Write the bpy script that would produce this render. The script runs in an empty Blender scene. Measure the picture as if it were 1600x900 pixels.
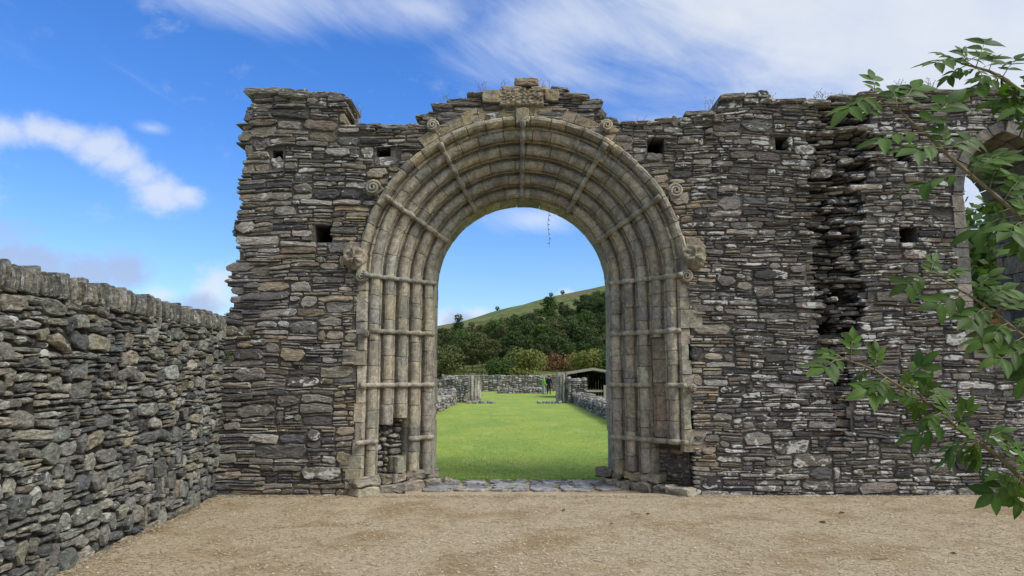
import bpy, math, random
import numpy as np
from mathutils import Vector, Matrix, noise as mnoise

R = math.radians
# ------------------------------------------------------------------ camera
F, PITCH, CAMH = 1100.0, R(7.25), 1.6
scn = bpy.context.scene
cam_d = bpy.data.cameras.new('camera'); cam = bpy.data.objects.new('camera', cam_d)
scn.collection.objects.link(cam); scn.camera = cam
cam.location = (0, 0, CAMH); cam.rotation_euler = (R(90) + PITCH, 0, 0)
cam_d.sensor_width = 36; cam_d.lens = F / 1600 * 36; cam_d.clip_start = 0.05; cam_d.clip_end = 20000

def ray(px, py):
    a, c = (px - 800) / F, (450 - py) / F
    return Vector((a, math.cos(PITCH) - math.sin(PITCH) * c, math.sin(PITCH) + math.cos(PITCH) * c))
def at(px, py, Y):                       # point on the vertical plane y = Y that a pixel of the photo shows
    d = ray(px, py); t = Y / d.y
    return Vector((d.x * t, Y, CAMH + d.z * t))
def on_ground(px, py, z=0.0):
    d = ray(px, py); t = (z - CAMH) / d.z
    return Vector((d.x * t, d.y * t, z))

# ------------------------------------------------------------------ light and sky
SUN_EL, SUN_AZ = 47.0, 120.0             # azimuth clockwise from +Y (view direction)
SUN_DIR = Vector((math.sin(R(SUN_AZ)) * math.cos(R(SUN_EL)), math.cos(R(SUN_AZ)) * math.cos(R(SUN_EL)), math.sin(R(SUN_EL))))
sd = bpy.data.lights.new('sun', 'SUN'); sd.energy = 2.5; sd.angle = R(24); sd.color = (1, .97, .92)
sun = bpy.data.objects.new('sun', sd); scn.collection.objects.link(sun)
sun.rotation_euler = SUN_DIR.to_track_quat('Z', 'Y').to_euler(); sun.location = (20, -5, 30)
scn.view_settings.view_transform = 'Standard'; scn.view_settings.look = 'None'
scn.view_settings.exposure = 0.5; scn.view_settings.gamma = 1.0
scn.view_settings.use_curve_mapping = False
scn.cycles.max_bounces = 5; scn.cycles.diffuse_bounces = 3; scn.cycles.glossy_bounces = 1; scn.cycles.transmission_bounces = 3; scn.cycles.caustics_reflective = False; scn.cycles.caustics_refractive = False

class NT:                                # small node-tree helper
    def __init__(s, tree): s.t = tree; tree.nodes.clear()
    def n(s, typ, ins=None, **kw):
        nd = s.t.nodes.new(typ)
        for k, v in kw.items(): setattr(nd, k, v)
        for k, v in (ins or {}).items():
            sock = nd.inputs[k]
            if isinstance(v, bpy.types.NodeSocket): s.t.links.new(v, sock)
            else: sock.default_value = v
        return nd
    def math(s, op, a, b=0.0, c=0.0, clamp=False):
        return s.n('ShaderNodeMath', {0: a, 1: b, 2: c}, operation=op, use_clamp=clamp).outputs[0]
    def vm(s, op, a, b=(0, 0, 0)):
        nd = s.n('ShaderNodeVectorMath', {0: a, 1: b}, operation=op)
        return nd.outputs['Value'] if op in ('DISTANCE', 'DOT_PRODUCT', 'LENGTH') else nd.outputs[0]
    def scale(s, a, k): return s.vm('MULTIPLY', a, k)
    def noise(s, vec, scale, detail=4, rough=.55, dist=0.0):
        return s.n('ShaderNodeTexNoise', {'Vector': vec, 'Scale': scale, 'Detail': detail, 'Roughness': rough, 'Distortion': dist}).outputs[0]
    def step(s, v, lo, hi, a=0.0, b=1.0):
        return s.n('ShaderNodeMapRange', {0: v, 1: lo, 2: hi, 3: a, 4: b}, interpolation_type='SMOOTHSTEP').outputs[0]
    def lin(s, v, lo, hi, a=0.0, b=1.0):
        return s.n('ShaderNodeMapRange', {0: v, 1: lo, 2: hi, 3: a, 4: b}).outputs[0]
    def mix(s, f, a, b, mode='MIX'):
        nd = s.n('ShaderNodeMix', {}, data_type='RGBA', blend_type=mode)
        for i, v in ((0, f), (6, a), (7, b)):
            if isinstance(v, bpy.types.NodeSocket): s.t.links.new(v, nd.inputs[i])
            elif i == 0: nd.inputs[i].default_value = v
            else: nd.inputs[i].default_value = (*v[:3], 1)
        return nd.outputs[2]

w = bpy.data.worlds.new('World'); scn.world = w; w.use_nodes = True
w.cycles.sampling_method = 'MANUAL'; w.cycles.sample_map_resolution = 512
T = NT(w.node_tree)
sky = T.n('ShaderNodeTexSky', sky_type='NISHITA', sun_disc=False, sun_elevation=R(SUN_EL), sun_rotation=R(SUN_AZ),
          air_density=1.0, dust_density=0.4, ozone_density=2.5, altitude=100)
dirv = T.n('ShaderNodeTexCoord').outputs['Generated']
elev = T.n('ShaderNodeSeparateXYZ', {0: dirv}).outputs[2]
sky_c = T.mix(1.0, sky.outputs[0], T.mix(T.step(elev, .0, .42), (0.74, 0.88, 1.10), (0.40, 0.78, 1.30)), 'MULTIPLY')
n_big = T.noise(T.scale(dirv, (1, 1, 1.7)), 3.2, 7, .58, .3)
n_fine = T.noise(T.scale(dirv, (1, 1, 1.5)), 9.0, 8, .6, .25)
n_puff = T.noise(T.scale(dirv, (1, 1, 1.3)), 17.0, 8, .62, .2)
n_wisp = T.noise(T.scale(dirv, (1.1, 1, 2.6)), 3.6, 7, .55, .6)
# the broad bright cloud sheet up on the right
d1, d2 = ray(640, -40).normalized(), ray(1010, 215).normalized()
pn = d1.cross(d2).normalized()
if pn.dot(ray(1500, 60)) < 0: pn = -pn
side = T.vm('DOT_PRODUCT', dirv, tuple(pn))
n_str = T.noise(T.vm('ADD', T.scale(dirv, (1.0, 1.0, 3.4)), T.scale(T.n('ShaderNodeCombineXYZ', {2: T.math('MULTIPLY', T.n('ShaderNodeSeparateXYZ', {0: dirv}).outputs[0], 1.6)}).outputs[0], (1, 1, 1))), 5.0, 8, .60, .5)
sheet_v = T.math('ADD', side, T.math('ADD', T.math('MULTIPLY', T.math('SUBTRACT', n_wisp, .5), .34), T.math('MULTIPLY', T.math('SUBTRACT', n_str, .5), .30)))
sheet = T.step(sheet_v, -.06, .24)
# cumulus and thin banks, each where it hangs in the sky: direction px, py, radius, height squash, strength
def blobs(lst, nz, lo, hi, amp):
    acc = None
    for px, py, rad, sq in lst:
        c = ray(px, py).normalized(); k = rad / F
        dv = T.scale(T.vm('SUBTRACT', dirv, tuple(c)), (1, 1, sq))
        v = T.lin(T.vm('LENGTH', dv), 0, k, 1, 0)
        acc = v if acc is None else T.math('MAXIMUM', acc, v)
    return T.step(T.math('ADD', acc, T.math('MULTIPLY', T.math('SUBTRACT', nz, .5), amp)), lo, hi)
white = blobs([(5, 198, 66, 1.8), (70, 205, 70, 2.0), (105, 214, 60, 1.7), (150, 232, 62, 1.6), (190, 252, 58, 1.5), (250, 298, 66, 1.5), (220, 274, 54, 1.5),
               (288, 303, 46, 1.8), (340, 452, 60, 1.0), (255, 462, 40, 1.7), (700, 505, 40, 1.3), (745, 492, 45, 1.8),
               (885, 462, 22, 1.3), (-170, 260, 150, 1.8), (-300, 120, 140, 1.7)], n_puff, .12, .95, 1.5)
grey = blobs([(60, 412, 90, 2.0), (130, 425, 95, 1.9), (195, 420, 65, 1.3), (10, 398, 60, 2.2), (300, 480, 80, 2.2), (725, 508, 55, 1.5), (-120, 400, 190, 1.8)], n_puff, .22, .8, 1.3)
thin = blobs([(400, -10, 300, 5.0), (640, 12, 250, 4.0), (840, 342, 110, 3.2), (860, 45, 260, 2.2), (235, 200, 40, 2.5)], n_str, .10, 1.1, 1.4)
shade = T.lin(n_big, .3, .7, .80, 1.05)
elev = T.n('ShaderNodeSeparateXYZ', {0: dirv}).outputs[2]
sheet_col = T.mix(T.step(n_big, .35, .68), (4.0, 4.5, 5.4), (5.0, 5.25, 5.6))
cc = T.mix(T.math('MULTIPLY', thin, .55), sky_c, (5.2, 5.6, 6.2))
cc = T.mix(T.math('MULTIPLY', sheet, .95), cc, sheet_col)
cc = T.mix(T.math('MULTIPLY', white, .74), cc, (4.9, 5.2, 5.7))
cc = T.mix(T.math('MULTIPLY', grey, .8), cc, (2.6, 3.2, 4.6))
bg = T.n('ShaderNodeBackground', {'Color': cc, 'Strength': 0.115})
T.n('ShaderNodeOutputWorld', {0: bg.outputs[0]})

# ------------------------------------------------------------------ materials
def material(name):
    m = bpy.data.materials.new(name); m.use_nodes = True
    return m, NT(m.node_tree)
def finish(t, col, rough=.9, bump=None, bstr=.5, bdist=.02, spec=.25, extra=None):
    ins = {'Base Color': col, 'Roughness': rough, 'Specular IOR Level': spec}
    if bump is not None:
        ins['Normal'] = t.n('ShaderNodeBump', {'Height': bump, 'Strength': bstr, 'Distance': bdist}).outputs[0]
    b = t.n('ShaderNodeBsdfPrincipled', ins)
    t.n('ShaderNodeOutputMaterial', {0: b.outputs[0]})
    return b
def stone_mat(name, lam=4.0, lich=(.50, .50, .46), lsc=11.0, bs=.8, bd=.02, warm=(1.12, 1.0, .82), spots=.0, gain=1.0, lth=.74, con=1.0, stain=0.0):
    m, t = material(name)
    at_ = t.n('ShaderNodeAttribute', attribute_name='tint')
    pos = t.n('ShaderNodeNewGeometry').outputs['Position']
    lay = t.scale(pos, (1, 1, lam))
    n1 = t.noise(lay, 13, 5, .68, .4)
    n2 = t.noise(pos, 4.5, 4, .6)
    n3 = t.noise(t.scale(pos, (.75, 1, 1.25)), lsc, 4, .62, .6)
    n4 = t.noise(pos, 1.3, 3, .5)
    n5 = t.noise(pos, 55, 2, .6)
    n6 = t.noise(t.scale(pos, (1, 1, lam * 1.2)), 42, 4, .72)
    g = t.lin(n1, .30, .72, (1 - .60 * con) * gain, (1 + .75 * con) * gain)
    col = t.mix(1.0, at_.outputs['Color'], t.n('ShaderNodeCombineXYZ', {0: g, 1: g, 2: g}).outputs[0], 'MULTIPLY')
    col = t.mix(t.step(n2, .54, .74), col, t.mix(1.0, col, warm, 'MULTIPLY'))
    pit = t.lin(n5, .25, .75, .68, 1.30)
    col = t.mix(1.0, col, t.n('ShaderNodeCombineXYZ', {0: pit, 1: pit, 2: pit}).outputs[0], 'MULTIPLY')
    grey_l = t.step(t.math('ADD', t.math('ADD', n2, t.math('MULTIPLY', n6, .5)), t.math('MULTIPLY', at_.outputs['Alpha'], .35)), .92, 1.2)
    col = t.mix(t.math('MULTIPLY', grey_l, .55), col, (.26, .255, .225))
    lv = t.math('ADD', t.math('ADD', n3, t.math('MULTIPLY', t.math('SUBTRACT', n4, .5), .38)), t.math('MULTIPLY', at_.outputs['Alpha'], .30))
    lv = t.math('ADD', lv, t.math('MULTIPLY', t.math('SUBTRACT', n5, .5), .12))
    lm = t.step(lv, lth, lth + .05)
    col = t.mix(t.math('MULTIPLY', lm, .9), col, lich)
    if stain:
        sv = t.step(t.noise(t.scale(pos, (1.6, 1.6, .8)), 2.6, 5, .68, .5), .46, .66)
        col = t.mix(t.math('MULTIPLY', sv, stain), col, (.115, .110, .100))
    if spots:
        sp = t.step(t.noise(t.vm('ADD', pos, (7, 3, 1)), 21, 2, .4), .73, .76)
        col = t.mix(t.math('MULTIPLY', sp, spots), col, (.62, .62, .57))
    h = t.math('ADD', t.math('MULTIPLY', n1, .9), t.math('MULTIPLY', n6, .55))
    finish(t, col, .92, h, bs, bd, .18)
    return m
M = {}
M['slate'] = stone_mat('slate_rubble', 4.5, (.52, .52, .49), spots=.85, gain=1.06, lth=.635)
M['drystone'] = stone_mat('dry_stone', 2.4, (.44, .45, .40), 8.5, .85, .02, (1.08, 1.02, .84), spots=.35, gain=.92, lth=.70)
M['dressed'] = stone_mat('dressed_sandstone', 1.0, (.46, .43, .36), 8.0, .9, .016, (1.12, 1.02, .82), gain=1.0, lth=.70, con=.7, stain=.62, spots=.3)
M['far_stone'] = stone_mat('far_wall_stone', 2.5, (.55, .55, .52), 4.0, .8, .03, (1.1, 1.0, .85), spots=.5)
def simple(name, c1, c2, scale=8, bump=.4, bd=.02, rough=.9, stretch=(1, 1, 1), spec=.2):
    m, t = material(name)
    pos = t.n('ShaderNodeNewGeometry').outputs['Position']
    n = t.noise(t.scale(pos, stretch), scale, 7, .65, .2)
    finish(t, t.mix(t.lin(n, .3, .7), c1, c2), rough, n, bump, bd, spec)
    return m
M['mortar'] = simple('lime_mortar', (.065, .060, .052), (.165, .152, .13), 22, 1.0, .04)
M['earth'] = simple('dark_earth_fill', (.018, .016, .013), (.045, .04, .032), 10, .8, .03)
M['flag'] = stone_mat('flagstone', 1.0, (.34, .34, .33), 6.0, .5, .01, (1.05, 1.0, .92))
M['bark'] = simple('bark', (.06, .045, .03), (.15, .12, .085), 30, .7, .006, stretch=(1, 1, .2))
M['twig'] = simple('green_brown_stem', (.12, .11, .06), (.24, .20, .12), 40, .4, .002)
M['wood'] = simple('weathered_wood', (.22, .20, .17), (.36, .33, .29), 12, .4, .01, stretch=(1, 1, 5))
M['dark_wood'] = simple('dark_boards', (.015, .013, .012), (.035, .03, .026), 9, .5, .01)  # near-black brown for the boards and posts of the shelter
M['roof'] = simple('pale_roof_sheet', (.34, .35, .36), (.50, .51, .52), 5, .2, .01, .6)
M['dry_weed'] = simple('dry_weed_stem', (.16, .12, .08), (.30, .24, .16), 40, .2, .002)
M['moss'] = simple('green_moss', (.05, .09, .02), (.12, .17, .04), 40, .7, .02)

def leaf_mat(name, c1, c2, trans=.35, rough=.5, spec=.4, world=True):
    m, t = material(name)
    at_ = t.n('ShaderNodeAttribute', attribute_name='tint')
    pos = t.n('ShaderNodeNewGeometry').outputs['Position']
    n = t.noise(pos, 1.6 if world else 35, 4, .6)
    rnd = t.n('ShaderNodeObjectInfo').outputs['Random']
    f = t.math('ADD', t.math('MULTIPLY', n, .6), t.math('MULTIPLY', rnd, .4))
    col = t.mix(t.lin(f, .25, .75), c1, c2)
    sep = t.n('ShaderNodeSeparateColor', {0: at_.outputs['Color']}).outputs[0]
    k = t.lin(sep, 0, 1, .65, 1.35)
    col = t.mix(1.0, col, t.n('ShaderNodeCombineXYZ', {0: k, 1: k, 2: k}).outputs[0], 'MULTIPLY')
    b = t.n('ShaderNodeBsdfPrincipled', {'Base Color': col, 'Roughness': rough, 'Specular IOR Level': spec})
    tr = t.n('ShaderNodeBsdfTranslucent', {0: t.mix(1.0, col, (1.15, 1.35, .6), 'MULTIPLY')})
    mx = t.n('ShaderNodeMixShader', {0: trans, 1: b.outputs[0], 2: tr.outputs[0]})
    t.n('ShaderNodeOutputMaterial', {0: mx.outputs[0]})
    return m
M['elder'] = leaf_mat('elder_leaf', (.046, .098, .017), (.086, .150, .029), .36, .5, .22, False)
M['oak'] = leaf_mat('dark_oak_leaves', (.034, .058, .020), (.072, .105, .034), .2, .7, .2)
M['oak_warm'] = leaf_mat('olive_oak_leaves', (.062, .080, .028), (.110, .122, .045), .2, .7, .2)
M['willow'] = leaf_mat('yellow_green_willow_leaves', (.095, .115, .028), (.180, .185, .055), .25, .7, .2)
M['hedge'] = leaf_mat('mid_green_leaves', (.045, .085, .02), (.085, .13, .035), .25, .7, .2)
M['bracken'] = leaf_mat('rusty_bracken', (.125, .070, .034), (.19, .115, .058), .2, .8, .1)
M['grass'] = leaf_mat('grass_blades', (.150, .235, .038), (.230, .335, .070), .3, .6, .25)
M['drygrass'] = leaf_mat('dry_grass_chips', (.30, .24, .16), (.58, .49, .36), .1, .8, .15, False)

# ------------------------------------------------------------------ mesh helpers
COL = scn.collection
class MB:
    def __init__(s): s.v = []; s.f = []; s.t = []
    def add(s, verts, faces, tint=(.5, .5, .5, 0)):
        o = len(s.v); s.v += [tuple(p) for p in verts]; s.f += [tuple(i + o for i in f) for f in faces]; s.t += tint if isinstance(tint, list) else [tint] * len(verts)
    def build(s, name, mat, parent=None, smooth=False, origin=None, label=None, cat=None, kind=None, group=None):
        me = bpy.data.meshes.new(name)
        if origin is None:
            vs = s.v; loc = None
        else:
            loc = Vector(origin); vs = [(x - loc.x, y - loc.y, z - loc.z) for x, y, z in s.v]
        me.from_pydata(vs, [], s.f)
        a = me.attributes.new('tint', 'FLOAT_COLOR', 'POINT')
        a.data.foreach_set('color', np.array(s.t, dtype=np.float32).ravel())
        if smooth: me.polygons.foreach_set('use_smooth', [True] * len(me.polygons))
        me.materials.append(M[mat] if isinstance(mat, str) else mat)
        me.update()
        o = bpy.data.objects.new(name, me); COL.objects.link(o)
        if loc is not None: o.location = loc
        if parent is not None: o.parent = parent; o.matrix_parent_inverse = Matrix.Translation(-parent.location)
        tag(o, label, cat, kind, group)
        return o
def tag(o, label=None, cat=None, kind=None, group=None):
    for k, v in (('label', label), ('category', cat), ('kind', kind), ('group', group)):
        if v: o[k] = v
    return o
def empty(name, loc, label, cat, group=None):
    o = bpy.data.objects.new(name, None); COL.objects.link(o); o.location = loc; o.empty_display_size = .2
    return tag(o, label, cat, None, group)

def tube(pts, rads, n=6, cap=True):
    pts = [Vector(p) for p in pts]; V = []; Fc = []
    up0 = None
    for i, p in enumerate(pts):
        d = (pts[min(i + 1, len(pts) - 1)] - pts[max(i - 1, 0)]).normalized()
        ref = Vector((0, 0, 1)) if abs(d.z) < .9 else Vector((1, 0, 0))
        a = d.cross(ref).normalized() if up0 is None else (up0 - d * up0.dot(d)).normalized()
        up0 = a; b = d.cross(a)
        r = rads[i] if hasattr(rads, '__len__') else rads
        for k in range(n):
            an = 2 * math.pi * k / n
            V.append(p + (a * math.cos(an) + b * math.sin(an)) * r)
    for i in range(len(pts) - 1):
        for k in range(n):
            k2 = (k + 1) % n
            Fc.append((i * n + k, i * n + k2, (i + 1) * n + k2, (i + 1) * n + k))
    if cap: Fc += [tuple(range(n))[::-1], tuple(range((len(pts) - 1) * n, len(pts) * n))]
    return V, Fc
def box(c, s):
    V = [(c[0] + a * s[0] / 2, c[1] + b * s[1] / 2, c[2] + d * s[2] / 2) for a in (-1, 1) for b in (-1, 1) for d in (-1, 1)]
    return V, [(0, 1, 3, 2), (4, 6, 7, 5), (0, 4, 5, 1), (2, 3, 7, 6), (0, 2, 6, 4), (1, 5, 7, 3)]
def prism(poly, y0, y1):                # polygon in (x, z) pushed along y
    n = len(poly)
    V = [(x, y0, z) for x, z in poly] + [(x, y1, z) for x, z in poly]
    return V, [tuple(range(n)), tuple(range(n, 2 * n))[::-1]] + [(i, i + n, (i + 1) % n + n, (i + 1) % n) for i in range(n)]

# one irregular stone: local u (along wall), d (out of the wall), z (up), its front round d = 0
def stone(w_, h_, dep, rg, rough=1.0, edge=.018, chop=.16, bulge=.0, inner=False):
    nt = max(3, min(7, 3 + int(w_ / .16))); c = chop * min(w_, h_)
    P = []
    def row(sgn):
        r = []
        for i in range(nt):
            f = i / (nt - 1); x = -w_ / 2 + w_ * f; z = sgn * h_ / 2
            if i in (0, nt - 1):
                x += (c if i == 0 else -c) * rg.uniform(.2, 1.5); z -= sgn * c * rg.uniform(0, 1.1)
            else:
                x += rg.uniform(-.3, .3) * w_ / nt; z -= sgn * h_ * rg.uniform(-.03, .13) * rough
            r.append((x, z))
        return r
    bot, top = row(-1), row(1)
    P += bot
    if h_ > .05: P.append((w_ / 2 - rg.uniform(-.04, .10) * min(w_, h_) * rough, rg.uniform(-.2, .2) * h_))
    P += top[::-1]
    if h_ > .05: P.append((-w_ / 2 + rg.uniform(-.04, .10) * min(w_, h_) * rough, rg.uniform(-.2, .2) * h_))
    n = len(P); V = []; Fc = []
    e = min(edge, .3 * h_)
    slope = rg.uniform(-.5, .5) * e * rough; slu = rg.uniform(-.6, .6) * e * rough
    def ring(sc_w, sc_h, dd, jit):
        for x, z in P:
            V.append((x * sc_w, dd + rg.uniform(-1, 1) * jit + slope * z / h_ * 2 + slu * x / w_ * 2, z * sc_h))
    ring(.97, .9, -dep, .0)
    ring(1, 1, -e * 1.1, e * .35)
    ring(max(.6, 1 - e * 1.5 / w_), max(.45, 1 - e * 1.5 / h_), bulge * .5, e * .35)
    k = 3
    if inner:
        ring(.55, .5, bulge, e * .6); k = 4
    for a in range(k - 1):
        for i in range(n):
            j = (i + 1) % n
            Fc.append((a * n + i, a * n + j, (a + 1) * n + j, (a + 1) * n + i))
    V.append((0, bulge * 1.1 + rg.uniform(-.3, .5) * e, 0)); o = (k - 1) * n
    for i in range(n): Fc.append((o + i, o + (i + 1) % n, len(V) - 1))
    return V, Fc

# pack stones of random size so that they interlock like rubble; returns (u0, u1, z0, z1)
def pack(u0, u1, z0, z1, size, rg, wmin=.07, snap=.028):
    sk = [[u0, u1, z0]]; out = []; guard = 0
    while guard < 20000:
        guard += 1
        i = min(range(len(sk)), key=lambda k: sk[k][2])
        a, b, z = sk[i]
        if z >= z1: break
        gap = b - a
        hl = sk[i - 1][2] if i else 1e9
        hr = sk[i + 1][2] if i + 1 < len(sk) else 1e9
        w_, h_ = size((a + b) / 2, z, rg)
        if w_ > gap * .72 or gap - w_ < wmin: w_ = gap
        if gap < wmin * 1.01: h_ = max(.02, min(min(hl, hr) - z if min(hl, hr) < 1e8 else h_, gap * 2.5))
        for hn in (hl, hr):
            if abs(z + h_ - hn) < snap: h_ = hn - z
        h_ = max(h_, .018)
        left = w_ == gap or (hl > hr) or (hl == hr and rg.random() < .5)
        s, e = (a, a + w_) if left else (b - w_, b)
        out.append((s, e, z, z + h_))
        new = []
        if s - a > 1e-6: new.append([a, s, z])
        new.append([s, e, z + h_])
        if b - e > 1e-6: new.append([e, b, z])
        sk[i:i + 1] = new
        m = [sk[0]]
        for q in sk[1:]:
            if abs(q[2] - m[-1][2]) < .004: m[-1][1] = q[1]
            else: m.append(q)
        sk = m
    return out
def inside(poly, x, z):
    r = False; n = len(poly); j = n - 1
    for i in range(n):
        xi, zi = poly[i]; xj, zj = poly[j]
        if (zi > z) != (zj > z) and x < (xj - xi) * (z - zi) / (zj - zi) + xi: r = not r
        j = i
    return r
def vary(c, rg, k=.25, a=0.0):
    g = 1 + rg.uniform(-k, k)
    return (c[0] * g * (1 + rg.uniform(-.05, .05)), c[1] * g, c[2] * g * (1 + rg.uniform(-.06, .06)), a)

def to_parts(items, limit, key, name, mat, parent, stuff_name, smooth=False):
    """items: (verts in world, faces, tint, size); the largest become objects, the rest one stuff part"""
    items.sort(key=key, reverse=True)
    for V, Fc, t, s in items[:limit]:
        mb = MB(); mb.add(V, Fc, t); c = sum((Vector(p) for p in V), Vector()) / len(V)
        mb.build(name, mat, parent, smooth, c)
    if len(items) > limit:
        mb = MB()
        for V, Fc, t, s in items[limit:]: mb.add(V, Fc, t)
        mb.build(stuff_name, mat, parent, smooth, parent.location, kind='stuff')

# ================================================================== SETTING
def hill(x, y):
    H = 31.5 + .245 * x
    H = 4 + 62 * (1 / (1 + math.exp(-(H - 33) / 16.0)))            # falls away to the left, rises to the right
    t = min(max((y - 105) / 235, 0), 1); t = t * t * (3 - 2 * t)
    if y < 340: s = t
    else: s = max(.35, 1 - (y - 340) / 900)
    z = H * s * (1 if x > -60 else max(0, 1 + (x + 60) / 90))
    z += (mnoise.noise((x * .02, y * .02, 3)) * 2.2 + mnoise.noise((x * .06, y * .06, 9)) * .7) * t
    if y > 700:
        u = min((y - 700) / 900, 1); z += 104 * u * u * (3 - 2 * u) * (.8 + .25 * mnoise.noise((x * .0022, y * .0015, 5)))
    return z
def terrain_z(x, y): return -.05 + (hill(x, y) if y > 100 else 0)

m, t = material('pasture_ground')
pos = t.n('ShaderNodeNewGeometry').outputs['Position']
na, nb = t.noise(pos, .05, 6, .6), t.noise(pos, .6, 5, .6)
c = t.mix(t.lin(nb, .3, .7), (.085, .120, .032), (.15, .17, .055))
c = t.mix(t.step(na, .48, .62), c, (.135, .118, .055))
c = t.mix(t.step(t.noise(pos, .16, 5, .7), .52, .60, 0, .75), c, (.045, .060, .022))
finish(t, c, .95, nb, .6, .3, .1); M['pasture'] = m
xs = sorted(set([round(v, 2) for v in np.concatenate([np.linspace(-6000, -260, 22), np.linspace(-240, 240, 97), np.linspace(260, 6000, 22)])]))
ys = sorted(set([round(v, 2) for v in np.concatenate([np.linspace(-1500, -20, 8), [0, 30, 60, 90], np.linspace(100, 400, 76), np.linspace(420, 1700, 40), np.linspace(1900, 9000, 12)])]))
mb = MB(); nx = len(xs)
V = [(x, y, terrain_z(x, y)) for y in ys for x in xs]
Fc = [(j * nx + i, j * nx + i + 1, (j + 1) * nx + i + 1, (j + 1) * nx + i) for j in range(len(ys) - 1) for i in range(nx - 1)]
mb.add(V, Fc); mb.build('terrain', 'pasture', smooth=True, kind='structure')

YW = 9.8                                  # plane of the doorway wall
WT = 1.35                                 # its thickness
# --- forecourt of brown gravel and dry clippings
m, t = material('brown_gravel_forecourt')
pos = t.n('ShaderNodeNewGeometry').outputs['Position']
n1, n2, n3, n4 = t.noise(pos, 1.1, 5, .6, .3), t.noise(pos, 70, 6, .75), t.noise(pos, 6.0, 5, .65), t.noise(pos, 200, 3, .7)
c = t.mix(t.lin(n2, .30, .70), (.222, .172, .114), (.59, .49, .345))
c = t.mix(t.step(n1, .45, .66), c, t.mix(1.0, c, (.70, .63, .52), 'MULTIPLY'))
n5 = t.noise(t.scale(pos, (1, 1.6, 1)), 16, 5, .7, .8)
c = t.mix(t.step(n5, .50, .62, 0, .55), c, t.mix(1.0, c, (.62, .58, .50), 'MULTIPLY'))
c = t.mix(t.step(n5, .46, .36, 0, .5), c, t.mix(1.0, c, (1.35, 1.32, 1.26), 'MULTIPLY'))
c = t.mix(t.step(n3, .42, .70, 0, .5), c, t.mix(1.0, c, (1.22, 1.20, 1.16), 'MULTIPLY'))
c = t.mix(t.step(n4, .60, .70, 0, .45), c, (.56, .49, .37))
c = t.mix(t.step(n4, .40, .30, 0, .5), c, (.055, .04, .026))
finish(t, c, .95, t.math('ADD', n2, t.math('MULTIPLY', n4, .5)), .9, .012, .1); M['gravel'] = m
def court_z(x, y):
    z = .012 * mnoise.noise((x * .9, y * .9, 0)) + .006 * mnoise.noise((x * 3, y * 3, 4))
    return z + .02 * max(0, min(1, (y - 8.8) / 1.0))
gx = np.linspace(-5.2, 14, 150); gy = np.linspace(-6, 9.95, 140)
V = [(x, y, court_z(x, y)) for y in gy for x in gx]
Fc = [(j * 150 + i, j * 150 + i + 1, (j + 1) * 150 + i + 1, (j + 1) * 150 + i) for j in range(139) for i in range(149)]
mb = MB(); mb.add(V, Fc); mb.build('forecourt_ground', 'gravel', smooth=True, kind='structure')

# --- nave lawn
m, t = material('mown_lawn')
pos = t.n('ShaderNodeNewGeometry').outputs['Position']
n1, n2, n3 = t.noise(t.scale(pos, (1, .6, 1)), .55, 5, .6, .4), t.noise(pos, 20, 6, .75), t.noise(pos, 4.0, 5, .65, .3)
c = t.mix(t.lin(n2, .3, .7), (.128, .196, .032), (.275, .380, .078))
c = t.mix(t.step(n1, .40, .62, 0, .8), c, t.mix(1.0, c, (1.38, 1.16, 1.10), 'MULTIPLY'))
c = t.mix(t.step(n3, .48, .68, 0, .7), c, t.mix(1.0, c, (.66, .76, .70), 'MULTIPLY'))
c = t.mix(t.step(t.noise(t.scale(pos, (1, .35, 1)), 1.7, 4, .6), .55, .68, 0, .5), c, (.34, .36, .11))
finish(t, c, .9, n2, .8, .02, .15); M['lawn'] = m
YL = on_ground(820, 752).y                # near edge of the grass
def lawn_z(x, y): return .015 + .02 * mnoise.noise((x * .5, y * .3, 1)) + .0025 * max(0, y - 30)
lx = np.linspace(-16, 22, 90); ly = np.concatenate([np.linspace(YL - .1, 30, 60), np.linspace(31, 104, 50)])
V = [(x, y, lawn_z(x, y)) for y in ly for x in lx]
Fc = [(j * 90 + i, j * 90 + i + 1, (j + 1) * 90 + i + 1, (j + 1) * 90 + i) for j in range(len(ly) - 1) for i in range(89)]
mb = MB(); mb.add(V, Fc); mb.build('lawn', 'lawn', smooth=True, kind='structure')

rg = random.Random(5)
V, Fc, TT = [], [], []
def blade(x, y, z, h, wd, lean, an):
    o = len(V); ca, sa = math.cos(an), math.sin(an)
    V.extend([(x - ca * wd, y - sa * wd, z - .01), (x + ca * wd, y + sa * wd, z - .01), (x + lean * sa, y - lean * ca, z + h)])
    Fc.append((o, o + 1, o + 2)); k = rg.random(); TT.extend([(k, k, k, 0)] * 3)
for _ in range(52000):
    y = YL + (rg.random() ** 2.0) * 20
    x = rg.uniform(-1, 1) * (.16 * y + .6) + .25
    blade(x, y, lawn_z(x, y), rg.uniform(.006, .024), rg.uniform(.003, .008), rg.uniform(-.03, .03), rg.uniform(0, 6.28))
for _ in range(1600):
    x = rg.uniform(-1.4, 1.9); y = YL + rg.uniform(-.06, .05)
    blade(x, y, .01, rg.uniform(.03, .075), rg.uniform(.003, .006), rg.uniform(-.05, .05), rg.uniform(0, 6.28))
mb = MB(); mb.v, mb.f, mb.t = V, Fc, TT
mb.build('grass', 'grass', kind='stuff', label='short mown grass blades covering the lawn inside the ruin', cat='grass')

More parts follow.
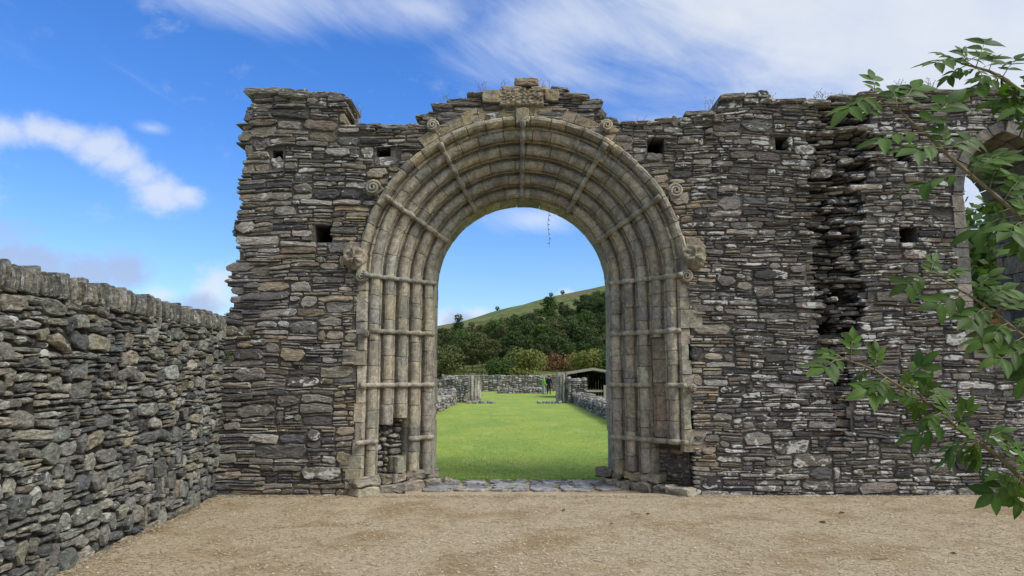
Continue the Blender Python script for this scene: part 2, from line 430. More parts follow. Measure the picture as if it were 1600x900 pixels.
# --- gravel chips and dry clippings lying on the forecourt
V, Fc, TT = [], [], []
for _ in range(42000):
    y = 3.6 + rg.random() ** 1.3 * 6.2; x = rg.uniform(-4.2, .80 * y + .6)
    if _ % 12 == 0: y = 9.78 - abs(rg.gauss(0, .09))
    elif _ % 12 == 1: x = -4.02 + (9.8 - y) * .066 + abs(rg.gauss(0, .08))
    z = court_z(x, y); o = len(V); an = rg.uniform(0, 3.14); ca, sa = math.cos(an), math.sin(an); k = rg.random()
    l, wd = (rg.uniform(.012, .05), rg.uniform(.002, .004)) if rg.random() < .6 else (rg.uniform(.005, .014), rg.uniform(.005, .011))
    h = rg.uniform(.001, .012)
    V += [(x - ca * l - sa * wd, y - sa * l + ca * wd, z + .001), (x - ca * l + sa * wd, y - sa * l - ca * wd, z + .002),
          (x + ca * l + sa * wd, y + sa * l - ca * wd, z + h), (x + ca * l - sa * wd, y + sa * l + ca * wd, z + h * .7)]
    Fc.append((o, o + 1, o + 2, o + 3)); TT += [(k, k, k, 0)] * 4
mb = MB(); mb.v, mb.f, mb.t = V, Fc, TT
mb.build('dry_clippings', 'drygrass', kind='stuff', label='dry straw coloured clippings and grit strewn over the forecourt', cat='clippings')

# ================================================================== THE DOORWAY WALL
X0 = at(817, 432, YW).x                   # axis of the doorway
ZS = at(817, 432, YW).z                   # springing of the arch
RH = 2.40 * YW / 10.2                     # outside of the hood mould
RI = 1.325                                 # innermost edge of the moulded splay
NORD = 5
R_OUT = RH - .13                          # outer edge of first order
Y_OUT = YW + .05
PIT_R = (R_OUT - RI) / NORD; PIT_Y = .175
PITCHL = math.hypot(PIT_R, PIT_Y)
TDIR = (-PIT_R / PITCHL, PIT_Y / PITCHL)  # (dr, dy) along the splay, inwards
NDIR = (-PIT_Y / PITCHL, -PIT_R / PITCHL) # out of the splay, towards the viewer
def at_ry(th, r, y):                      # th = angle on the arch, or ('L'|'R', z) on a jamb
    if isinstance(th, tuple): return Vector((X0 + (-r if th[0] == 'L' else r), y, th[1]))
    return Vector((X0 + r * math.cos(th), y, ZS + r * math.sin(th)))
def portal_r(x, z):                       # radius coordinate of a point in the wall plane
    return abs(x - X0) if z < ZS else math.hypot(x - X0, z - ZS)

top_px = [(328, 790), (328, 640), (328, 500), (353, 489), (364, 455), (352, 436), (356, 418), (370, 400), (368, 375), (358, 358), (362, 345),
          (377, 320), (373, 270), (381, 240), (372, 222), (379, 200), (376, 175), (389, 158), (385, 148), (410, 139), (455, 142),
          (500, 143), (538, 148), (546, 166), (541, 190), (560, 194), (600, 197), (637, 201), (646, 192), (658, 182), (672, 172), (684, 164), (706, 156), (735, 147), (760, 139),
          (805, 136), (845, 136), (872, 133), (905, 146), (940, 154), (949, 176), (965, 186), (970, 195), (1030, 190), (1062, 182),
          (1085, 176), (1110, 170), (1130, 153), (1160, 146), (1205, 147), (1210, 155), (1262, 158), (1290, 161), (1310, 152), (1345, 143),
          (1420, 140), (1500, 141), (1560, 139), (1700, 139), (1800, 150)]
OUT = [(at(x, y, YW).x, max(at(x, y, YW).z, -.08)) for x, y in top_px]
XR = 10.6
OUT += [(XR, OUT[-1][1] - .1), (XR, -.08)]
# lancet window beyond the fissure
WXL, WXR = at(1514, 400, YW).x, at(1514, 400, YW).x + 1.33
WSILL, WSPR = at(1520, 548, YW).z, at(1510, 300, YW).z
WTOP = at(1580, 205, YW).z
WR = ((WTOP - WSPR) ** 2 + ((WXR - WXL) / 2) ** 2) / (WXR - WXL)      # radius of the pointed arch
def in_window(x, z, g=0.0):
    if z < WSILL - g or not (WXL - g < x < WXR + g): return False
    if z <= WSPR: return True
    return math.hypot(x - (WXL + WR), z - WSPR) < WR + g and math.hypot(x - (WXR - WR), z - WSPR) < WR + g
HOLES = [(433, 240, 20, 16), (503, 366, 28, 28), (597, 237, 22, 20), (1026, 226, 28, 24), (1221, 223, 20, 20), (1412, 245, 24, 18),
         (1419, 367, 28, 26), (1318, 462, 30, 22), (1296, 512, 34, 20)]
HOLES = [(at(x - w_ / 2, y, YW).x, at(x + w_ / 2, y, YW).x, at(x, y + h_ / 2, YW).z, at(x, y - h_ / 2, YW).z) for x, y, w_, h_ in HOLES]
def in_hole(x, z, g=0.0): return any(a - g < x < b + g and c - g < z < d + g for a, b, c, d in HOLES)
fis = [(160, 1278, 1352), (200, 1266, 1366), (240, 1262, 1372), (300, 1262, 1352), (360, 1264, 1350), (420, 1268, 1352), (470, 1276, 1358), (520, 1276, 1342), (560, 1284, 1332), (600, 1300, 1335), (680, 1300, 1340)]
FIS = [(at(a, y, YW).z, at(a, y, YW).x, at(b, y, YW).x) for y, a, b in fis]
def recess(x, z):                         # depth of the broken strip where a cross wall was torn away
    if not FIS[-1][0] < z < FIS[0][0]: return 0.0
    for (z1, a1, b1), (z0, a0, b0) in zip(FIS, FIS[1:]):
        if z0 <= z <= z1:
            f = (z - z0) / (z1 - z0); a = a0 + (a1 - a0) * f; b = b0 + (b1 - b0) * f
            e = .14 * mnoise.noise((z * 4, 4.4, 0)); e2 = .16 * mnoise.noise((z * 4, 9.4, 2))
            if a + e < x < b + e2:
                return .26 if z > 2.2 else .10
    return 0.0
def in_wall(x, z):
    return inside(OUT, x, z) and portal_r(x, z) > RH - .04 and not in_window(x, z)

wall = empty('ruined_wall', (X0, YW + WT / 2, 0), 'tall ruined wall of thin grey slate rubble with ragged top around the arched doorway', 'wall')
# core of the wall: a relief of cells following the outline, openings, holes and the torn strip
CS = .05
nx_, nz_ = int((XR + 4.6) / CS), int(6.3 / CS)
depth = np.zeros((nz_, nx_))
for j in range(nz_):
    z = -.1 + (j + .5) * CS
    for i in range(nx_):
        x = -4.6 + (i + .5) * CS
        ok = all(in_wall(x + dx, z + dz) for dx, dz in ((-.06, 0), (.06, 0), (0, .05))) if z > .1 else in_wall(x, z)
        if not ok: continue
        rc = recess(x, z); hx = x + .05 * mnoise.noise((x * 6, z * 6, 2)) * (rc > 0); depth[j, i] = .9 if in_hole(hx, z) else (.03 + rc * 1.7 if rc else .022)
mb = MB()
for j in range(nz_):
    i = 0; z0, z1 = -.1 + j * CS, -.1 + (j + 1) * CS
    while i < nx_:
        d = depth[j, i]; k = i
        while k < nx_ and depth[j, k] == d and (j == 0 or (depth[j - 1, k] == depth[j - 1, i])) and (j == nz_ - 1 or depth[j + 1, k] == depth[j + 1, i]): k += 1
        if d > 0:
            x0, x1 = -4.6 + i * CS, -4.6 + k * CS
            mb.add(*box(((x0 + x1) / 2, YW + (d + WT) / 2, (z0 + z1) / 2), (x1 - x0, WT - d, CS)))
        i = k
mb.build('mortar_core', 'mortar', wall, False, wall.location, kind='stuff')

rg = random.Random(11)
def size_slate(u, z, r):
    k = r.random(); p = mnoise.noise((u * .8, 3.3, z * 1.4)) * .16
    if recess(u, z) > 0: return r.uniform(.10, .34), r.uniform(.03, .09)
    if k < .60 - p + (.12 if u > 2.4 else 0): return r.uniform(.10, .42), r.uniform(.024, .052)
    if k < .90: return r.uniform(.16, .50), r.uniform(.055, .105)
    return r.uniform(.22, .55), (r.uniform(.11, .20) if u < 2.4 or r.random() < .35 else r.uniform(.05, .10))
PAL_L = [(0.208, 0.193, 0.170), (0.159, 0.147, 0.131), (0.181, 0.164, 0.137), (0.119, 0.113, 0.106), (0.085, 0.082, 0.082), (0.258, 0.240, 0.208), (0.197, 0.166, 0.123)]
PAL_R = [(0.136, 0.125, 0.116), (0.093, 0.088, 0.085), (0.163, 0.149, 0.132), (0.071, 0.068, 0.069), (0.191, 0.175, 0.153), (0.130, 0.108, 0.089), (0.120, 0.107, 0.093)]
TAN = [(.29, .24, .175), (.25, .217, .172), (.23, .20, .155), (.29, .252, .19), (.21, .187, .15)]
items = []
def warp(x, z): return (.05 * mnoise.noise((x * .8, 1.7, z * 1.2)) + .018 * mnoise.noise((x * 3.1, 5.2, z * 3.0))) * min(1, max(0, z / .4))
JAMB = RH + .02
for a, b, z0, z1 in pack(-4.55, XR, -.06, 6.25, size_slate, rg):
    uc, zc = (a + b) / 2, (z0 + z1) / 2
    # trim against the outlines
    if not inside(OUT, uc, zc):
        inn = [u for u in np.linspace(a, b, 7) if inside(OUT, u, zc)]
        if len(inn) < 2: continue
        a, b = min(inn), max(inn); uc = (a + b) / 2
    else:
        inn = [u for u in np.linspace(a, b, 9) if inside(OUT, u, zc)]
        a, b = min(inn) - (rg.uniform(0, .09) if min(inn) < -3.3 else 0), max(inn)
    z1 = min(z1, 6.25)
    for _ in range(12):
        bad = [(u, z) for u in (a, b, (a + b) / 2) for z in (z0, z1) if portal_r(u, z) < JAMB - .03]
        if not bad or b - a < .05: break
        if uc < X0 - .9: b -= .04
        elif uc > X0 + .9: a += .04
        elif z1 - z0 > .03: z0 += .015
        else: a = b
        uc = (a + b) / 2
    if b - a < .05 or portal_r(uc, zc) < JAMB - .02: continue
    if in_window(uc, zc, .13): continue
    for _ in range(12):
        if not (in_window(a, zc, .13) or in_window(b, zc, .13)): break
        if in_window(b, zc, .13): b -= .04
        else: a += .04
    if b - a < .05: continue
    skip = False
    for ha, hb, hc, hd in HOLES:
        ha += rg.uniform(-.03, .03); hb += rg.uniform(-.03, .03)
        if hc < zc < hd and b > ha and a < hb:
            if a < ha and b > hb: b = ha if rg.random() < .5 else b; a = a if b == ha else hb
            elif a < ha: b = ha
            elif b > hb: a = hb
            else: skip = True
    if skip or b - a < .04: continue
    uc = (a + b) / 2; w_, h_ = b - a, z1 - z0
    rc = recess(uc, zc)
    if rc and rg.random() < .10: continue
    g = rg.uniform(.0005, .005)
    w2, h2 = w_ - g * 2, max(h_ - g * 1.3, .014)
    dn = portal_r(uc, zc) - RH
    off = rc * rg.uniform(.15, 1.0) - rg.choice([rg.uniform(-.010, .012), rg.uniform(-.010, .012), rg.uniform(-.012, .035)])
    if rc and rg.random() < .2: off -= .16
    near = dn < .34 and .3 < zc < 4.6
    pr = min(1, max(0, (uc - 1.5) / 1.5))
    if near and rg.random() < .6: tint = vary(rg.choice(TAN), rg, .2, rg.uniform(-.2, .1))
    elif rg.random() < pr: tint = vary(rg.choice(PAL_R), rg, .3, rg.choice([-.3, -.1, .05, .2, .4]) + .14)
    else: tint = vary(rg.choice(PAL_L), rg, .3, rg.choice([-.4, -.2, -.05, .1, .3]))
    dep = rg.uniform(.16, .34) if zc < 5.0 else rg.uniform(.3, .6)
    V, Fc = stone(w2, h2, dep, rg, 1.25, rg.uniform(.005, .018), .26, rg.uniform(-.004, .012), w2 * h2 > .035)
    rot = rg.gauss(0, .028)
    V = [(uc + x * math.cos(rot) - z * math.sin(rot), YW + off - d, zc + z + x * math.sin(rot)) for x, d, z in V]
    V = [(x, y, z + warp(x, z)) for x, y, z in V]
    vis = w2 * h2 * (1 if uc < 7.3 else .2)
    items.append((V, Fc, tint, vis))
# loose slabs capping the broken top edge
for px, py, wpx, hpx in [(410, 143, 56, 12), (460, 147, 50, 16), (505, 148, 60, 10), (530, 152, 34, 9), (575, 196, 46, 9), (615, 198, 44, 10), (645, 197, 26, 12),
                         (1000, 193, 60, 8), (1050, 187, 50, 9), (1095, 176, 46, 10), (1145, 151, 40, 11), (1186, 149, 42, 13), (1232, 158, 52, 8),
                         (1275, 160, 40, 10), (1325, 150, 50, 9), (1370, 146, 54, 8), (1430, 143, 70, 9), (1490, 144, 56, 9), (1550, 142, 66, 10), (1620, 143, 60, 10),
                         (664, 180, 30, 9), (690, 165, 34, 9), (716, 156, 36, 9), (746, 147, 34, 8), (875, 138, 30, 10), (900, 150, 40, 9), (925, 157, 36, 8), (958, 188, 22, 10)]:
    p = at(px, py, YW); k = (p - cam.location).length / F
    V, Fc = stone(wpx * k, hpx * k, rg.uniform(.45, .9), rg, 1.2, .02, .3, .01, True)
    rot = rg.uniform(-.06, .06); off = rg.uniform(-.05, .03)
    V = [(p.x + x * math.cos(rot) - z * math.sin(rot), YW + off - d, p.z + z + x * math.sin(rot)) for x, d, z in V]
    items.append((V, Fc, vary((.17, .16, .14), rg, .25, rg.uniform(-.1, .3)), 1.0))
to_parts(items, 300, lambda q: q[3], 'stone', 'slate', wall, 'small_rubble')

# dressed stones of the lancet window
def radial_block(c0, r0, r1, a0, a1, y0, y1, rg, jit=.008):
    n = 3; V = []
    for y in (y0, y1):
        for r in (r0, r1):
            for i in range(n + 1):
                a = a0 + (a1 - a0) * i / n
                V.append((c0[0] + r * math.cos(a) + rg.uniform(-jit, jit), y + rg.uniform(-jit, jit), c0[1] + r * math.sin(a) + rg.uniform(-jit, jit)))
    k = n + 1; Fc = []
    for i in range(n):
        Fc += [(i, i + 1, k + i + 1, k + i), (2 * k + i, 3 * k + i, 3 * k + i + 1, 2 * k + i + 1), (i, 2 * k + i, 2 * k + i + 1, i + 1), (k + i, k + i + 1, 3 * k + i + 1, 3 * k + i)]
    Fc += [(0, k, 3 * k, 2 * k), (n, 2 * k + n, 3 * k + n, k + n)]
    return V, Fc
mb = MB(); mb.add(*box(((WXL + WXR) / 2, YW + WT / 2 - .01, WSILL - .05), (WXR - WXL + .1, WT + .02, .1)), (.16, .15, .12, .1))
window = mb.build('lancet_window', 'dressed', wall, False, ((WXL + WXR) / 2, YW, WSILL), 'narrow pointed window opening at the right end')
for sx, x in ((-1, WXL), (1, WXR)):
    z = WSILL
    while z < WSPR - .02:
        h_ = min(rg.uniform(.12, .3), WSPR - z); w_ = rg.uniform(.12, .26)
        y = YW - .015
        while y < YW + WT - .05:
            d_ = min(rg.uniform(.25, .55), YW + WT - y)
            V, Fc = box((x + sx * w_ / 2 + rg.uniform(-.01, .01), y + d_ / 2 + .004, z + h_ / 2), (w_, d_ - .012, h_ - .012))
            V = [tuple(c + rg.uniform(-.006, .006) for c in p) for p in V]
            mb = MB(); mb.add(V, Fc, vary(rg.choice([(.20, .18, .148), (.17, .158, .138), (.23, .205, .165)]) if sx < 0 else rg.choice(PAL_L), rg, .2, -.1))
            mb.build('jamb_stone', 'dressed', window, False, V[0]); y += d_
        z += h_
aw = math.asin(min(1, (WTOP - WSPR) / WR))
for cx, s in ((WXL + WR, -1), (WXR - WR, 1)):
    n = 6
    for i in range(n):
        a0, a1 = aw * i / n + .008, aw * (i + 1) / n - .008
        if s < 0: a0, a1 = math.pi - a0, math.pi - a1
        for y0, y1, g in ((YW - .02, YW + .24, 0), (YW + .25, YW + .7, .05), (YW + .71, YW + WT, .10)):
            V, Fc = radial_block((cx, WSPR), WR - g, WR + .15, a0, a1, y0, y1, rg)
            mb = MB(); mb.add(V, Fc, vary(rg.choice(PAL_L), rg, .25, -.15)); mb.build('arch_stone', 'dressed', window, False, V[0])

# ================================================================== THE ARCHED DOORWAY
door = empty('arched_doorway', (X0, YW + .6, 0), 'round arched doorway of pale dressed stone with five roll moulded orders and ring bands', 'doorway')
def ry(k, a, d):                          # order k, distance a along the splay, d out of it
    s = k * PITCHL + a
    return R_OUT + TDIR[0] * s + NDIR[0] * d, Y_OUT + TDIR[1] * s + NDIR[1] * d
def profile():                            # one order: large roll, hollow, thin roll
    P = [(0, -.085), (.006, -.06)]
    cr, cd, rr = PITCHL * .38, .012, PITCHL * .30
    for i in range(11):
        an = R(208 - i * 23.6); P.append((cr + rr * math.cos(an), cd + rr * math.sin(an)))
    c2, r2 = PITCHL * .87, PITCHL * .105
    P.append((c2 - r2 * 1.3, -.085))
    for i in range(6):
        an = R(195 - i * 42); P.append((c2 + r2 * math.cos(an), -.022 + r2 * math.sin(an)))
    P += [(PITCHL, -.085), (PITCHL, -.26), (0, -.26)]
    return P
PROF = profile()
def swept(prof_ry, ths, inset=0.0, rg=None, jit=0.0):
    """block between stations ths; the end rings are drawn in a little so that joints read as grooves"""
    n = len(prof_ry); V = []; Fc = []
    cr = sum(p[0] for p in prof_ry) / n; cy = sum(p[1] for p in prof_ry) / n
    for q, th in enumerate(ths):
        s = 1 - inset if q in (0, len(ths) - 1) else 1
        for r, y in prof_ry:
            j1, j2 = (rg.uniform(-jit, jit), rg.uniform(-jit, jit)) if rg else (0, 0)
            V.append(at_ry(th, cr + (r - cr) * s + j1, cy + (y - cy) * s + j2))
    for q in range(len(ths) - 1):
        for i in range(n):
            j = (i + 1) % n; Fc.append((q * n + i, (q + 1) * n + i, (q + 1) * n + j, q * n + j))
    Fc += [tuple(range(n)), tuple(range((len(ths) - 1) * n, len(ths) * n))[::-1]]
    return V, Fc
def stations(a, b, n, jamb=None):
    e = .003 if jamb else .0018
    s = 1 if b > a else -1
    bl = .012 / (1 if jamb else 1.8)
    L = [a + s * e, a + s * (e + bl)] + [a + (b - a) * i / n for i in range(1, n)] + [b - s * (e + bl), b - s * e]
    return [(jamb, v) for v in L] if jamb else L
DRESS = [(0.326, 0.293, 0.222), (0.307, 0.278, 0.215), (0.293, 0.268, 0.212), (0.270, 0.253, 0.210), (0.336, 0.302, 0.232), (0.255, 0.241, 0.204)]
def emit(name, V, Fc, tint, mat='dressed', smooth=False, parent=None):
    mb = MB(); mb.add(V, Fc, tint); c = sum((Vector(p) for p in V), Vector()) / len(V)
    o = mb.build(name, mat, parent or door, smooth, c)
    return o
rg = random.Random(23)
zb = [at(580, y, YW + .1).z for y in (432, 517, 602, 690)]      # heights of the ring bands on the jambs
def broken(side, k, z0, z1):
    zc = (z0 + z1) / 2
    if side == 'L': return (k == 1 and zc < 1.02) or (k == 2 and .42 < zc < 1.12)
    return (k == 1 and .75 < zc < 2.2) or (k in (0, 1) and zc < .62)
blk = []
for k in range(NORD):
    pr = [ry(k, a, d) for a, d in PROF]
    rk = R_OUT - (k + .5) * PIT_R
    for side in 'LR':                     # jamb drums
        z = .26 if k < 4 else .2
        while z < ZS - .01:
            h_ = rg.uniform(.17, .36)
            if ZS - z - h_ < .12: h_ = ZS - z
            br = broken(side, k, z, z + h_)
            dj = rg.uniform(-.006, .006); dr = rg.uniform(-.006, .006)
            tint = vary(rg.choice(DRESS), rg, .16, rg.uniform(-.35, .1))
            if not br:
                p2 = [(r + dr, y + dj) for r, y in pr]
                V, Fc = swept(p2, stations(z, z + h_, 3, side), .012, rg, .0038)
                emit('shaft_stone', V, Fc, tint)
            elif side == 'R' and z > .62:  # weathered flat where the roll has spalled off
                pf = [ry(k, a, d) for a, d in ((0, -.04), (.06, rg.uniform(-.01, .02)), (.14, rg.uniform(0, .03)), (.2, rg.uniform(-.03, .0)), (PITCHL, -.05), (PITCHL, -.26), (0, -.26))]
                V, Fc = swept(pf, stations(z, z + h_, 3, side), .03, rg, .008)
                emit('spalled_stone', V, Fc, vary((.25, .21, .15), rg, .12, -.2))
            z += h_
    th = math.pi                          # voussoirs of the arch
    while th > .001:
        l = rg.uniform(.24, .46) / rk
        if th - l < .10: l = th
        dj = rg.uniform(-.004, .004); dr = rg.uniform(-.003, .003)
        p2 = [(r + dr, y + dj) for r, y in pr]
        V, Fc = swept(p2, stations(th, th - l, 4), .010, rg, .0035)
        emit('voussoir', V, Fc, vary(rg.choice(DRESS), rg, .16, rg.uniform(-.35, .1)))
        th -= l
# solid body behind the mouldings, and the plain inner reveal
YB = YW + WT + .05
def solid(prof, ths): return swept(prof, ths)
mb = MB()
pc = [ry(0, -.02, -.20), ry(NORD - 1, PITCHL, -.20), (RI + .07, YB - .03), (RH - .02, YB - .03), (RH - .02, Y_OUT + .04)]
for ths in ([('L', -.05), ('L', ZS)], [math.pi - math.pi * i / 24 for i in range(25)], [('R', ZS), ('R', -.05)]):
    mb.add(*solid(pc, ths))
mb.build('rubble_backing', 'mortar', door, False, door.location)
ri0, yi0 = ry(NORD - 1, PITCHL, -.035)
prv = [(ri0 + .002, yi0 + .004), (ri0 - .012, yi0 + .03), (ri0 - .012, YB), (ri0 + .16, YB), (ri0 + .16, yi0 + .004)]
for side in 'LR':
    z = .1
    while z < ZS - .01:
        h_ = min(rg.uniform(.22, .42), ZS - z); h_ = ZS - z if ZS - z - h_ < .12 else h_
        dr = rg.uniform(-.012, .012)
        V, Fc = swept([(r + dr, y) for r, y in prv], stations(z, z + h_, 2, side), .01, rg, .004)
        emit('reveal_stone', V, Fc, vary(rg.choice(DRESS), rg, .2, -.2)); z += h_
th = math.pi
while th > .001:
    l = rg.uniform(.2, .36) / RI
    if th - l < .1: l = th
    V, Fc = swept(prv, stations(th, th - l, 3), .01, rg, .004)
    emit('reveal_voussoir', V, Fc, vary(rg.choice(DRESS), rg, .2, -.2)); th -= l
# hood mould: a rounded outer label with a plain chamfer inside it
hood = [(RH - .14, YW + .16), (RH - .145, YW + .05), (RH - .128, YW + .022), (RH - .112, YW + .03), (RH - .10, YW + .055), (RH - .085, YW + .05), (RH - .088, YW - .015), (RH - .07, YW - .062), (RH - .038, YW - .09), (RH + .0, YW - .088), (RH + .026, YW - .055), (RH + .032, YW - .01), (RH + .03, YW + .16)]
th = math.pi - .0
while th > .001:
    l = rg.uniform(.16, .34) / RH
    if th - l < .06: l = th
    dr = rg.uniform(-.008, .008); wob = rg.uniform(.85, 1.05)
    p2 = [(r + dr, YW + (y - YW) * (wob if y < YW else 1)) for r, y in hood]
    V, Fc = swept(p2, stations(th, th - l, 3), .016, rg, .006)
    warm = 1.08 if .9 < th < 2.2 else 1.0
    tn = vary(rg.choice(DRESS), rg, .18, rg.uniform(-.2, .2))
    emit('hood_stone', V, Fc, (tn[0] * warm, tn[1] * warm * .98, tn[2] * .95, tn[3])); th -= l
# outer strip of dressed stones that carries the jamb below the hood
for side in 'LR':
    z = .1
    while z < ZS - .02:
        h_ = rg.uniform(.16, .34); h_ = ZS - z if ZS - z - h_ < .12 else h_
        out = RH + rg.choice([.0, .03, .12, .2]) ; yo = YW + rg.uniform(-.02, .02)
        if side == 'R' and z < .55: z += h_; continue
        V, Fc = swept([(R_OUT + .0, YW + .13), (R_OUT + .002, yo + .03), (R_OUT + .03, yo), (out - .01, yo), (out, yo + .02), (out, YW + .2)], stations(z, z + h_, 2, side), .0, rg, .005)
        emit('edge_stone', V, Fc, vary(rg.choice(DRESS), rg, .2, rg.uniform(-.2, .1))); z += h_
# warm blocks above the hood round the crown
th = R(127)
while th > R(54):
    l = rg.uniform(.22, .42) / 2.5; e = th - l
    top = RH + .05 + rg.uniform(.14, .22); yo = YW + rg.uniform(-.015, .012)
    V, Fc = swept([(RH + .035, YW + .15), (RH + .035, yo + .02), (RH + .055, yo), (top - .02, yo), (top, yo + .02), (top, YW + .3)], stations(th, e, 2), .0, rg, .008)
    emit('crown_block', V, Fc, vary(rg.choice([(.33, .26, .165), (.29, .235, .16), (.27, .225, .165)]), rg, .15, rg.uniform(-.3, .1))); th = e
# ring bands that cross the orders
def band(th, a_from=-.10, a_to=None, rad=.036, name='ring_band'):
    a_to = NORD * PITCHL - .02 if a_to is None else a_to
    pts = []; rads = []
    n = max(6, int((a_to - a_from) / .03))
    for i in range(n + 1):
        a = a_from + (a_to - a_from) * i / n
        kk = (a / PITCHL) % 1
        d = .055 + .036 * math.cos((kk - .40) * 2 * math.pi) + (.02 if a < 0 else 0)
        r, y = ry(0, a, d)
        pts.append(at_ry(th, r, y)); rads.append(rad * rg.uniform(.9, 1.08) * (.84 if abs(kk - .95) < .08 else 1))
    V, Fc = tube(pts, rads, 8)
    return emit(name, V, Fc, vary(rg.choice(DRESS[:4]), rg, .12, rg.uniform(-.2, .2)), smooth=True)
for deg in (30, 58, 90, 122, 150): band(R(deg), -.18, None, .043)
p = PITCHL
for z, side, a0, a1 in [(zb[0], 'L', -.14, None), (zb[1], 'L', .03, 4.6 * p), (zb[2], 'L', -.16, None), (zb[3], 'L', -.20, .62 * p), (zb[3], 'L', 3.0 * p, 4.9 * p),
                        (zb[0], 'R', -.14, None), (zb[1], 'R', -.05, None), (zb[2], 'R', -.16, .9 * p), (zb[2], 'R', 2.0 * p, 4.95 * p), (zb[3], 'R', -.16, None)]:
    band((side, z), a0, a1, .037)
# scrolls that end the bands, and the two carved bosses
def scroll(px, py, rad, hand=1, block=True):
    c_ = at(px, py, YW - .025); t_ = vary(rg.choice(DRESS[:4]), rg, .1, 0)
    pts, rr = [], []
    for i in range(40):
        f = i / 39; an = hand * (f * 2.2 * 2 * math.pi) + (0 if hand > 0 else math.pi)
        q = rad * (1 - .86 * f)
        pts.append((c_.x + q * math.cos(an), c_.y - .03 - .03 * f, c_.z + q * math.sin(an))); rr.append(rad * .24 * (1 - .35 * f))
    V, Fc = tube(pts, rr, 7)
    o = emit('scroll', V, Fc, t_, smooth=True)
    V, Fc = tube([(c_.x, c_.y + .12, c_.z), (c_.x, c_.y - .01, c_.z), (c_.x, c_.y - .025, c_.z)], [rad * 1.05, rad * 1.05, rad * .8], 14)
    emit('scroll_back', V, Fc, (t_[0] * .85, t_[1] * .85, t_[2] * .85, 0), parent=o)
    if block:
        V, Fc = stone(rad * 2.8, rad * 2.5, .2, rg, 1.6, .02, .3, .0, True)
        xo = rg.uniform(-.03, .03); V = [(c_.x + xo + x, YW - .025 - d, c_.z + z) for x, d, z in V]
        emit('scroll_block', V, Fc, vary((.23, .2, .155), rg, .15, -.1), parent=o)
for s in [(566, 432, .085, 1), (1072, 432, .088, -1), (583, 294, .105, 1), (1055, 299, .10, -1), (676, 197, .082, 1), (948, 197, .082, -1), (570, 521, .05, 1), (566, 604, .055, 1), (1082, 606, .05, -1)]:
    scroll(*s, block=s[2] > .08)
def boss(px, py, rad):
    c_ = at(px, py, YW - .02); V = []; Fc = []; nr, na_ = 9, 36
    for i in range(nr):
        f = i / (nr - 1); q = rad * math.sin(f * math.pi / 2)
        for j in range(na_):
            an = 2 * math.pi * j / na_
            pet = .022 * math.cos(3 * an + 4.5 * f) * math.sin(f * math.pi) + .012 * math.cos(9 * an - 5 * f) * f * (1 - f) * 4
            V.append((c_.x + q * math.cos(an), c_.y - rad * .75 * math.cos(f * math.pi / 2) ** .7 - pet * 1.6, c_.z + q * math.sin(an) * (1.03)))
    for i in range(nr - 1):
        for j in range(na_):
            j2 = (j + 1) % na_; Fc.append((i * na_ + j, (i + 1) * na_ + j, (i + 1) * na_ + j2, i * na_ + j2))
    o = emit('carved_boss', V, Fc, vary((.24, .205, .155), rg, .1, .0), smooth=True)
    V, Fc = stone(rad * 2.1, rad * 2.6, .2, rg, 1.2, .02, .2, .0, True)
    V = [(c_.x + x, YW - .04 - d, c_.z + .06 + z) for x, d, z in V]
    emit('boss_block', V, Fc, vary((.23, .2, .155), rg, .1, 0), parent=o)
boss(555, 404, .165); boss(1083, 402, .175)
# carved panel over the crown, keystone under it and the block on top
c_ = at(815, 152, YW - .04)
V, Fc = [], []; n1_, n2_ = 30, 14
for j in range(n2_):
    for i in range(n1_):
        u, v = i / (n1_ - 1), j / (n2_ - 1); x = (u - .5) * .66; z = (v - .5) * .28
        h = .022 * math.sin(u * 25 + 4 * math.sin(v * 7)) * math.cos(v * 16 + 3 * math.sin(u * 11)) + .012 * mnoise.noise((x * 22, z * 22, 1))
        e = min(u, 1 - u, v, 1 - v)
        V.append((c_.x + x, c_.y - .02 - h + (.06 if e < .02 else 0), c_.z + z))
for j in range(n2_ - 1):
    for i in range(n1_ - 1): Fc.append((j * n1_ + i, j * n1_ + i + 1, (j + 1) * n1_ + i + 1, (j + 1) * n1_ + i))
b0 = len(V); Vb, Fb = box((c_.x, c_.y + .16, c_.z), (.655, .26, .275)); V += Vb; Fc += [tuple(q + b0 for q in f) for f in Fb]
emit('carved_panel', V, Fc, (.25, .215, .155, .05), smooth=False)
for px, py, wpx, hpx, d_ in [(823, 129, 38, 13, .3), (816, 184, 22, 26, .14), (770, 152, 34, 22, .2), (862, 150, 24, 20, .2), (800, 140, 30, 9, .25), (843, 140, 26, 8, .25)]:
    q = at(px, py, YW); k = (q - cam.location).length / F
    V, Fc = stone(wpx * k, hpx * k, d_ + .1, rg, .6, .015, .12, .004, True)
    V = [(q.x + x, YW - .05 - (.05 if py > 180 else 0) - d, q.z + z) for x, d, z in V]
    emit('dressed_block', V, Fc, vary((.27, .225, .155), rg, .15, rg.uniform(-.2, .2)))
